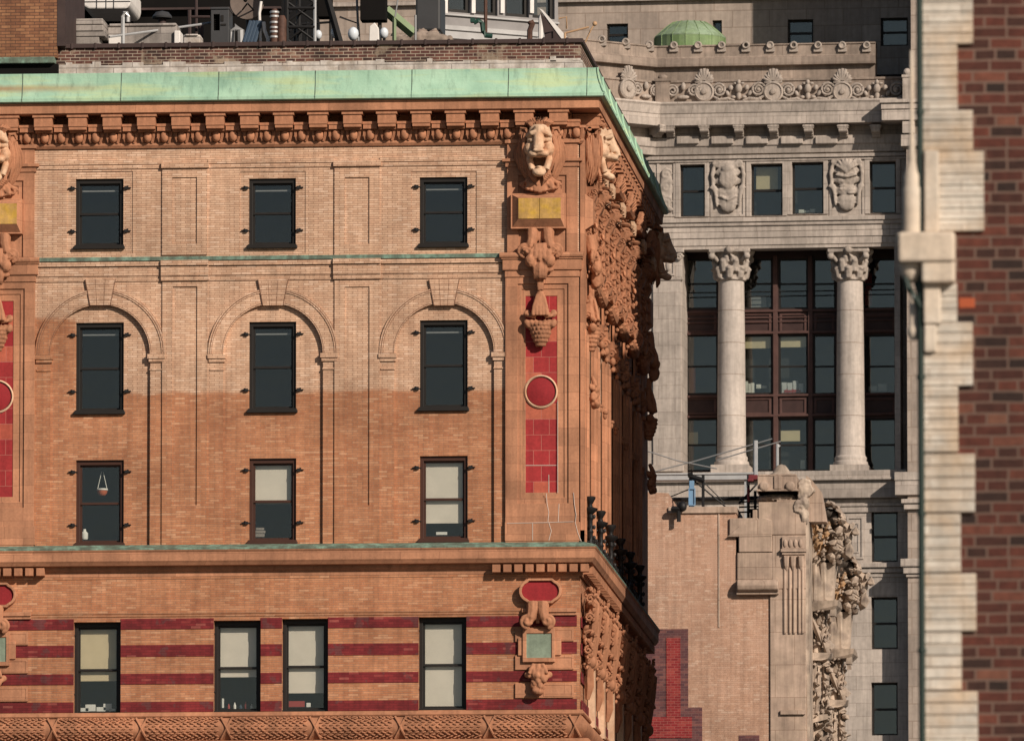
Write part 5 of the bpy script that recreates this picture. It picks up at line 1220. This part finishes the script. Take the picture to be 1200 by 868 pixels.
M['hollow_shade'] = stone_mat('painted_shade_stone', (.05, .038, .03), .4, None, scale=2)  # dark colour standing in for shade under the niche hoods
for k, (yk, dz) in enumerate(((2.2, 0), (12.4, -.72))):
    cop('canopied_niche', NI, mid, (xs, yk, Q.z(600, 965, 0)+dz))
    Z = lambda v: Q.z(v, 965)-Q.z(600, 965); loc_ = (xs, yk, Q.z(600, 965, 0)+dz)
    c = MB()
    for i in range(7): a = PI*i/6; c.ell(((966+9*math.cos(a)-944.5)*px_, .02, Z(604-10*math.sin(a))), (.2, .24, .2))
    c.ell(((967-944.5)*px_, .12, Z(600)), (.32, .22, .3)); cop('hollow_shade_fill', c.mesh('hollow_shade_fill', M['hollow_shade'], remesh=.04, jitter=.03), mid, loc_)  # near-black filler painted as the shade inside the hood hollow
    c = MB(); c.tube([((u-944.5)*px_, .08, Z(v)) for u, v in ((951, 602), (952, 618), (955, 634), (958, 648))], [.2, .26, .26, .15], 8); c.tube([((u-944.5)*px_, .0, Z(v)) for u, v in ((968, 603), (966, 614), (962, 628))], [.1, .12, .08], 7); c.ell(((962-944.5)*px_, .12, Z(640)), (.25, .2, .3))
    cop('streaked_core', c.mesh('streaked_core', M['sand_orange'], remesh=.035, jitter=.05), mid, loc_)

# roof gear on the buff building: pipe scaffold, bucket, lamp, wires
YS = 1.5
scf = thing('pipe_scaffold', 'thin dark pipe scaffold between buff gable and stone corner', 'scaffold', Q, (Q.x(850), YS, qz(601)))
def TQ(mb, pts, r, seg=6): mb.tube([(Q.uv(u, v, y)[0], y, Q.uv(u, v, y)[1]) for u, v, y in pts], r, seg); return mb
b = MB()
for pts, r in (([(782, 585, 2), (893, 583, 2)], .07), ([(783, 583, 1.5), (810, 572, 1.5)], .022), ([(812, 562, 1.5), (858, 600, 1.5)], .03), ([(822, 562, 1.5), (850, 590, 1.5)], .02), ([(866, 590, 1.5), (893, 560, 2)], .03)):
    b = MB(); TQ(b, pts, r); b.build('brace', M['iron'], scf)
for u, v0, v1 in ((824, 556, 601), (877, 556, 607), (885, 575, 607), (809, 556, 601)):
    b = MB(); TQ(b, [(u, v1, 1.5), (u, v0, 1.5)], .05); b.build('upright', M['iron'], scf)
for v in (588, 594, 600):
    b = MB(); TQ(b, [(866, v, 1.5), (893, v-1, 1.5)], .03); b.build('rung', M['iron'], scf)
b = MB(); TQ(b, [(808, 558, 1.4), (825, 563, 1.4)], .09, 4); TQ(b, [(806, 556.5, 1.4), (812, 556, 1.4)], .08, 4); b.build('top_plank', M['iron'], scf)
b = MB(); B_ = Q.rect(808, 563, 813.5, 594, 1.35); b.box(B_[0], B_[1], 1.3, 1.42, B_[2], B_[3]); b.prism(rc(*Q.rect(807, 572, 815, 592, 1.3)), 1.24, 1.3, [rc(*Q.rect(808, 573, 814, 591, 1.3))]); tag(b.build('blue_ladder', plain('blue_paint', (.16, .28, .42), .6), None, Q), 'short blue ladder hanging on the thin pipe scaffold', 'ladder')
b = MB(); TQ(b, [(795.5, 611, -.3), (795.5, 588, -.3)], .07); TQ(b, [(787, 596, -.3), (801, 596, -.3)], .10, 6); b.ell((Q.x(800), -.3, qz(594)), (.16, .14, .18)); TQ(b, [(795.5, 592, -.3), (795.5, 592, .1)], .04); tag(b.build('wall_lamp', M['iron'], None, Q, smooth=True), 'small black floodlight bracket on the buff brick gable', 'lamp')
b = MB(); TQ(b, [(877, 571, .6), (877, 588, .6)], .05); a = Q.rect(877, 556, 888, 562, .6); b.box(a[0], a[1], .6, 1.1, a[2], a[3]); a = Q.rect(876, 561, 883, 564, .6); b.box(a[0], a[1], .55, 1.0, a[2], a[3]); tag(b.build('red_beacon', plain('dark_red_paint', (.16, .025, .03), .6), None, Q, bevel=.03), 'dark red beacon box on a post left of the stone urn', 'beacon')
b = MB(); a = Q.rect(879, 597, 888, 609, 1); b.box(a[0], a[1], 1, 1.4, a[2], a[3]); b.box(a[0]-.03, a[1]+.03, .97, 1.42, a[3]-.06, a[3]+.03); tag(b.build('junction_box', M['dark'], None, Q), 'black junction box on scaffold rungs beside the stone shoulder', 'box')
b = MB()
for pts in ([(757, 528, 3), (795, 540, 3), (840, 549, 3)], [(757, 555, 3), (815, 540, 3), (905, 514, 3)], [(840, 539, 3), (915, 517, 3)]): TQ(b, pts, .022, 5)
tag(b.build('overhead_wires', M['steel'], None, Q), 'thin overhead wires crossing before the foot of the stone columns', 'wires')
b = MB(); TQ(b, [(885.5, 560, 3), (885.5, 516, 3)], .075); tag(b.build('wire_post', M['pale_metal'], None, Q, smooth=True), 'taller grey wire post standing before the tower window', 'post')
b = MB(); TQ(b, [(911, 548, 3), (911, 520, 3), (914, 523, 3)], .05); tag(b.build('mast_pole', M['pale_metal'], None, Q, smooth=True), 'short white pole rising behind the stone urn finial', 'pole')
b = MB(); a = Q.rect(700, 556, 884, 562, 5); b.box(a[0], a[1], 5, 5.6, a[2], a[3]); b.box(a[0], a[1], 4.95, 5.65, a[3], a[3]+.05); b.box(Q.x(740, 560, 5), Q.x(742, 560, 5), 5.1, 5.5, qz(601), a[2]+.01); b.box(Q.x(872, 560, 5), Q.x(874, 560, 5), 5.1, 5.5, qz(601), a[2]+.01); tag(b.build('metal_gutter', M['pale_metal'], None, Q), 'long grey metal gutter rail below the tower column bases', 'gutter')

# ------------------------------------------------------------------ NEAR BRICK CORNER on the right
N_ = Frame((at(1083, 434, 75).x, 75, 0))
near = thing('dark_brick_building', 'dark red brick building corner with cream quoins nearest the camera', 'building', N_)
def near_brick():
    n = NT('dark_red_brick'); v = n.wallvec()
    wob = n.new('VectorMath', {0: v, 1: n.new('VectorMath', {0: n.new('TexNoise', {'Vector': v, 'Scale': 5.0}).outputs[1], 1: (.012, .012, 0)}, operation='MULTIPLY').outputs[0]}, operation='ADD').outputs[0]
    b = n.new('TexBrick', {'Vector': wob, 'Color1': (0, 0, 0), 'Color2': (1, 1, 1), 'Mortar': (.5, .5, .5), 'Scale': 1.0, 'Mortar Size': .0085, 'Mortar Smooth': .35, 'Bias': 0.0, 'Brick Width': .215, 'Row Height': .0703}, squash=.62, squash_frequency=3)
    c = n.ramp(b.outputs[0], [(0, (.026, .015, .012)), (.2, (.052, .02, .014)), (.45, (.082, .024, .016)), (.8, (.108, .030, .019)), (.95, (.145, .046, .029)), (1, (.19, .08, .05))])
    c = n.mix(1.0, c, n.ramp(n.noise(16, 4), [(.3, .7), (.7, 1.25)]), 'MULTIPLY')
    c = n.mix(b.outputs[1], c, (.165, .102, .077))
    return n.done(grime(n, c, .2, .7), .8, n.math('SUBTRACT', n.math('MULTIPLY', n.noise(40, 3), .3), b.outputs[1]), .008)
M['near'] = near_brick()
M['cream'] = stone_mat('cream_glazed_brick', (.65, .585, .50), .26, (.42, .0703, .004, .2), (.40, .31, .235), scale=1.2, fine=22, tint=(.58, .44, .31))
M['cream_plain'] = stone_mat('cream_stone', (.62, .51, .40), .22, None, scale=1.5, fine=22, tint=(.64, .55, .45))
M['pipe'] = plain('dark_green_downpipe', (.018, .032, .026), .45)
nx1 = 4.5
b = MB(); b.box(.02, nx1, 0, 20, 0, N_.z(-90, 1100)); b.build('brick_wall', M['near'], near)
MB().box(N_.x(1124), N_.x(1143), -.003, .01, N_.z(361, 1130), N_.z(349, 1130)).build('orange_brick', plain('new_orange_brick', (.38, .085, .033), .8), near, bevel=.01)
QN = [(-60, 53, 1140), (53, 130, 1122), (130, 178, 1140), (178, 272, 1153), (272, 275, 1105), (275, 333, 1120), (333, 378, 1121.5), (378, 453, 1140), (453, 530.5, 1123), (532, 601, 1142.5), (602, 671, 1126), (672, 740, 1144), (741, 809, 1127), (810, 880, 1146)]
rowh = .0703; zs0 = N_.z(-60, 1100)
for v0, v1, ue in QN:
    x1, z1, z0 = N_.x(ue, (v0+v1)/2), N_.z(v0, 1110), N_.z(v1, 1110); n = max(1, round((z1-z0)/rowh)); h = (z1-z0)/n
    b = MB(); p = .035
    for i in range(n):
        za = z0+h*i
        b.sweep([(0, za+.001), (p-.006, za+.002), (p, za+.008), (p, za+h-.008), (p-.006, za+h-.002), (0, za+h-.001)], [(0, .6), (0, 0), (x1, 0)][::1][1:])
    b.box(-.03, .0, -p, .5, z0+.002, z1-.002)
    b.build('quoin', M['cream'], near)
# smooth strips, corner bracket block and turret
for q_, p in (((1083.5, 178, 1101, 274), .075), ((1083, 333, 1103, 381), .08), ((1083.5, 381.5, 1098, 414), .07)): a = N_.rect(*q_); MB().box(a[0], a[1], -p, -.03, a[2], a[3]).build('stone_strip', M['cream_plain'], near, bevel=.012)
b = MB(); a = N_.rect(1054, 275, 1120, 310); b.box(a[0], a[1], -.16, .2, a[2], a[3]); a2 = N_.rect(1081, 309, 1120, 334); b.box(a2[0], a2[1], -.14, .1, a2[2], a2[3]); a3 = N_.rect(1051, 275.5, 1060, 291); b.box(a3[0], a[0]+.05, -.13, .17, a3[2], a3[3]-.002); b.build('bracket_block', M['cream_plain'], near, bevel=.018)
t = MB(); tx = N_.x(1069, 240); zz = lambda v: N_.z(v, 1069)
t.lathe([(.062, zz(276)), (.062, zz(222)), (.055, zz(219)), (.055, zz(206)), (.045, zz(203)), (.036, zz(196)), (.026, zz(190)), (.03, zz(186)), (.02, zz(178)), (.022, zz(172)), (.014, zz(160)), (.012, zz(80)), (.01, zz(60))], (tx, -.02, 0), 14); t.build('turret', M['cream_plain'], near, smooth=True)
t = MB(); t.lathe([(.085, zz(310)), (.075, zz(314)), (.07, zz(321)), (.05, zz(327)), (.03, zz(331)), (.0, zz(332))], (tx-.01, -.02, 0), 14); t.build('corbel', M['cream_plain'], near, smooth=True)
t = MB(); t.tube([(N_.x(1061), -.05, zz(322)), (N_.x(1066), -.06, zz(340)), (N_.x(1073), -.06, zz(350)), (N_.x(1080), -.05, zz(362))], [.014, .022, .02, .016], 7); t.tube([(N_.x(1066), -.02, zz(318)), (N_.x(1073), -.02, zz(330)), (N_.x(1079), -.03, zz(352))], .012, 6); t.build('iron_bracket', M['pipe'], near, smooth=True)
t = MB(); t.lathe([(.02, zz(398)), (.04, zz(392)), (.045, zz(386)), (.03, zz(380)), (.028, zz(352)), (.02, zz(350))], (N_.x(1071), .02, 0), 12); t.build('pendant', M['cream_plain'], near, smooth=True)
b = MB(); pz0, pz1 = 0.2, N_.z(-80, 1079); b.tube([(N_.x(1079.5), -.03, pz0), (N_.x(1079.5), -.03, pz1)], .022, 12)
for v in (-20, 130, 290, 440, 600, 760): b.tube([(N_.x(1079.5), -.03, N_.z(v, 1079)), (N_.x(1079.5), -.03, N_.z(v+5, 1079))], .029, 12)
b.build('downpipe', M['pipe'], near, smooth=True)

# ------------------------------------------------------------------ building across the street, hidden behind the near corner; it shades the far part of the side front
XB = -12.0; r_ = math.tan(SUN_AZ)**-1; gx = O.loc.x - XB
y_lo = D+10.1+gx*r_*1.0; y_up = D+15.2+gx*r_
zs = O.z(395, 700, 10) + (-gx)/math.sin(SUN_AZ)*math.tan(SUN_EL)
TB = Frame((XB, D, 0))
opp = thing('opposite_tower', 'unseen brown brick block across the street behind the dark brick corner', 'building', TB)
b = MB(); b.box(0, 12, y_lo-D, y_lo-D+14, 0, zs); b.box(0, 12, y_up-D, y_lo-D+14, zs, zs+60); b.box(.2, 7, y_lo-D+14, y_lo-D+27, 0, zs+60); b.build('wall', M['pent_brick'], opp)  # extra height and rear wing added to keep sky light off the side front
for i in range(2):
    for j in range(9):
        wo = MB().box(3+4.4*i, 4.6+4.4*i, y_lo-D-.05, y_lo-D-.002, 3+4*j, 5.4+4*j).build('window', M['frame'], opp)

# ------------------------------------------------------------------ small things in the corner building's windows
def wthing(name, lab, cat, boxes, mat, i, y=.36):
    b = MB()
    for u0, v0, u1, v1 in boxes: a = O.rect(u0, v0, u1, v1, y); b.box(a[0], a[1], y-.012, y+.012, a[2], a[3])
    return tag(b.build(name, mat, None, O, bevel=.006), lab, cat)
x, z = O.uv(119.5, 580, .40)
hp = thing('hanging_planter', 'small terracotta planter hanging on white cords in the window', 'planter', O, (x, .46, z))
b = MB(); b.lathe([(.07, 0), (.115, .05), (.125, .12), (.12, .125), (0, .11)], (x, .46, z), 16); b.build('pot', M['orange_thing'], hp, smooth=True)
b = MB(); b.lathe([(.128, .115), (.14, .13), (.13, .16), (.11, .15)], (x, .46, z), 16); b.build('rim', M['paper'], hp, smooth=True)
b = MB()
for s in (-1, 1): b.tube([(x+s*.115, .46, z+.14), (x+s*.02, .46, z+.56)], .010, 5)
b.build('cord', M['paper'], hp)

def soft(name, lab, cat, u, v, r, h, mat, y=.46):
    x, z = O.uv(u, v, y); b = MB(); b.lathe([(r*.8, 0), (r, .03), (r, h*.6), (r*.45, h*.8), (r*.4, h), (0, h)], (x, y, z), 12)
    return tag(b.build(name, mat, None, O, smooth=True), lab, cat)
wthing('paper_heap', 'heap of white papers on the sill under the yellowed blind', 'papers', [(93, 829, 104, 834), (100, 825, 112, 833), (113, 828, 124, 834), (121, 824, 131, 832), (128, 830, 135, 834)], M['paper'], 9, .44)
wthing('paper_heap', 'small white card standing left of the sill bottles', 'card', [(260, 818, 262.5, 829)], M['paper'], 10, .44)
for k, (u, h, r, mt, lb) in enumerate(((268, .14, .03, 'red_thing', 'small dark red bottle leftmost in the sill bottle row'), (275, .17, .035, 'paper', 'tall white bottle in the sill bottle row'), (282, .12, .04, 'blue', 'short dark blue jar in the sill bottle row'), (288, .19, .03, 'red_thing', 'tallest red bottle in the sill bottle row'), (295, .13, .035, 'paper', 'white jar at the right end of the sill bottle row'))):
    tag(soft('bottle', lb, 'bottle', u, 831, r, h, M[mt], .44), group='bottles on the sill')
wthing('red_box', 'flat red box on the sill of the third lower window', 'box', [(338, 821, 357, 828)], M['red_thing'], 11, .44)
wthing('white_carton', 'little white carton right of the red box on the sill', 'carton', [(359, 823, 364, 828)], M['paper'], 11, .44)
soft('white_cup', 'plain white cylinder cup on the sill below the hanging planter', 'cup', 99, 632, .085, .25, M['paper'], .44)
wthing('book_stack', 'little pale book stack on the sill of the middle brown window', 'books', [(298, 625, 310, 629), (299, 621.5, 311, 624.5), (300, 618, 309.5, 621)], M['pale_stone'], 7, .44)
wthing('white_tray', 'low white tray on the sill of the right brown window', 'tray', [(511, 623, 524, 626.5)], M['paper'], 8, .44)
# darker gear between duct and dish
b = MB(); T(b, [(222, RB, 7), (222, 12, 7)], .05); T(b, [(230, RB, 7.4), (230, -10, 7.4)], .04); T(b, [(222, 20, 7), (246, 20, 7)], .035); T(b, [(236, RB, 7), (236, 28, 7)], .06); tag(b.build('conduit_pipes', M['coping'], None, O, smooth=True), 'group of dark brown conduit pipes left of the air conditioner', 'pipes')
b = MB(); T(b, [(270, RB, 5.5), (271, 38, 5.5), (276, 32, 5.5), (282, 36, 5.5), (283, RB, 5.5)], .09, 8); tag(b.build('bent_duct', M['steel'], None, O, smooth=True), 'dark grey bent duct between air conditioner and satellite dish', 'duct')
vt = thing('roof_ventilator', 'dark mushroom shaped roof ventilator in front of the dark wall', 'ventilator', O, (O.x(190, 40, 8), 8, rz(RB, 8)))
x, z = O.uv(190, 20, 8); b = MB(); b.lathe([(.10, -.9), (.10, .0)], (x, 8, z), 14); b.build('stack', M['coping'], vt, smooth=True)
b = MB(); b.lathe([(.24, -.04), (.25, .0), (.16, .11), (0, .15)], (x, 8, z), 18); b.build('cowl', M['grey_box'], vt, smooth=True)
b = MB()
for k in range(5): T(b, [(344+7*k, RB, 7.5), (346+7*k, 26+3*(k % 2), 7.5)], .03)
T(b, [(335, 30, 7.5), (390, 26, 7.5)], .03); T(b, [(398, 20, 7.5), (420, 28, 7.5), (424, RB, 7.5)], .025); tag(b.build('cable_run', M['iron'], None, O, smooth=True), 'tangle of thin black cables and rods behind the globe lamps', 'cables')
b = MB()
for k, (u, v, r) in enumerate(((455, 44, .16), (465, 41, .2), (474, 43, .22), (486, 40, .2), (497, 39, .26), (507, 38, .24), (516, 41, .2), (526, 44, .15), (480, 47, .2), (505, 47, .2))):
    x, z = O.uv(u, v, 9); b.ell((x, 9+.1*(k % 3), z-.1), (r*.9, r*.7, r*.7), (0, k, 0)); b.box(x-r*.6, x+r*.5, 8.85, 9.2, z-.5, z-.1+r*.3)
b.box(O.x(452, 48, 9), O.x(530, 48, 9), 8.9, 9.3, rz(RB, 9), rz(46, 9))
tag(b.build('broken_cresting', M['lime_warm'], None, O, remesh=.04, jitter=.05), 'crumbling tan stone cresting right of the green strut', 'stone cresting')
b = MB(); B(b, 487, -10, 516, 36, 14, 15.5); B(b, 488, 33, 515, RB, 14.1, 15.4); tag(b.build('equipment_hood', M['grey_box'], None, O, bevel=.05), 'dark grey equipment hood left of the pale window band', 'equipment')
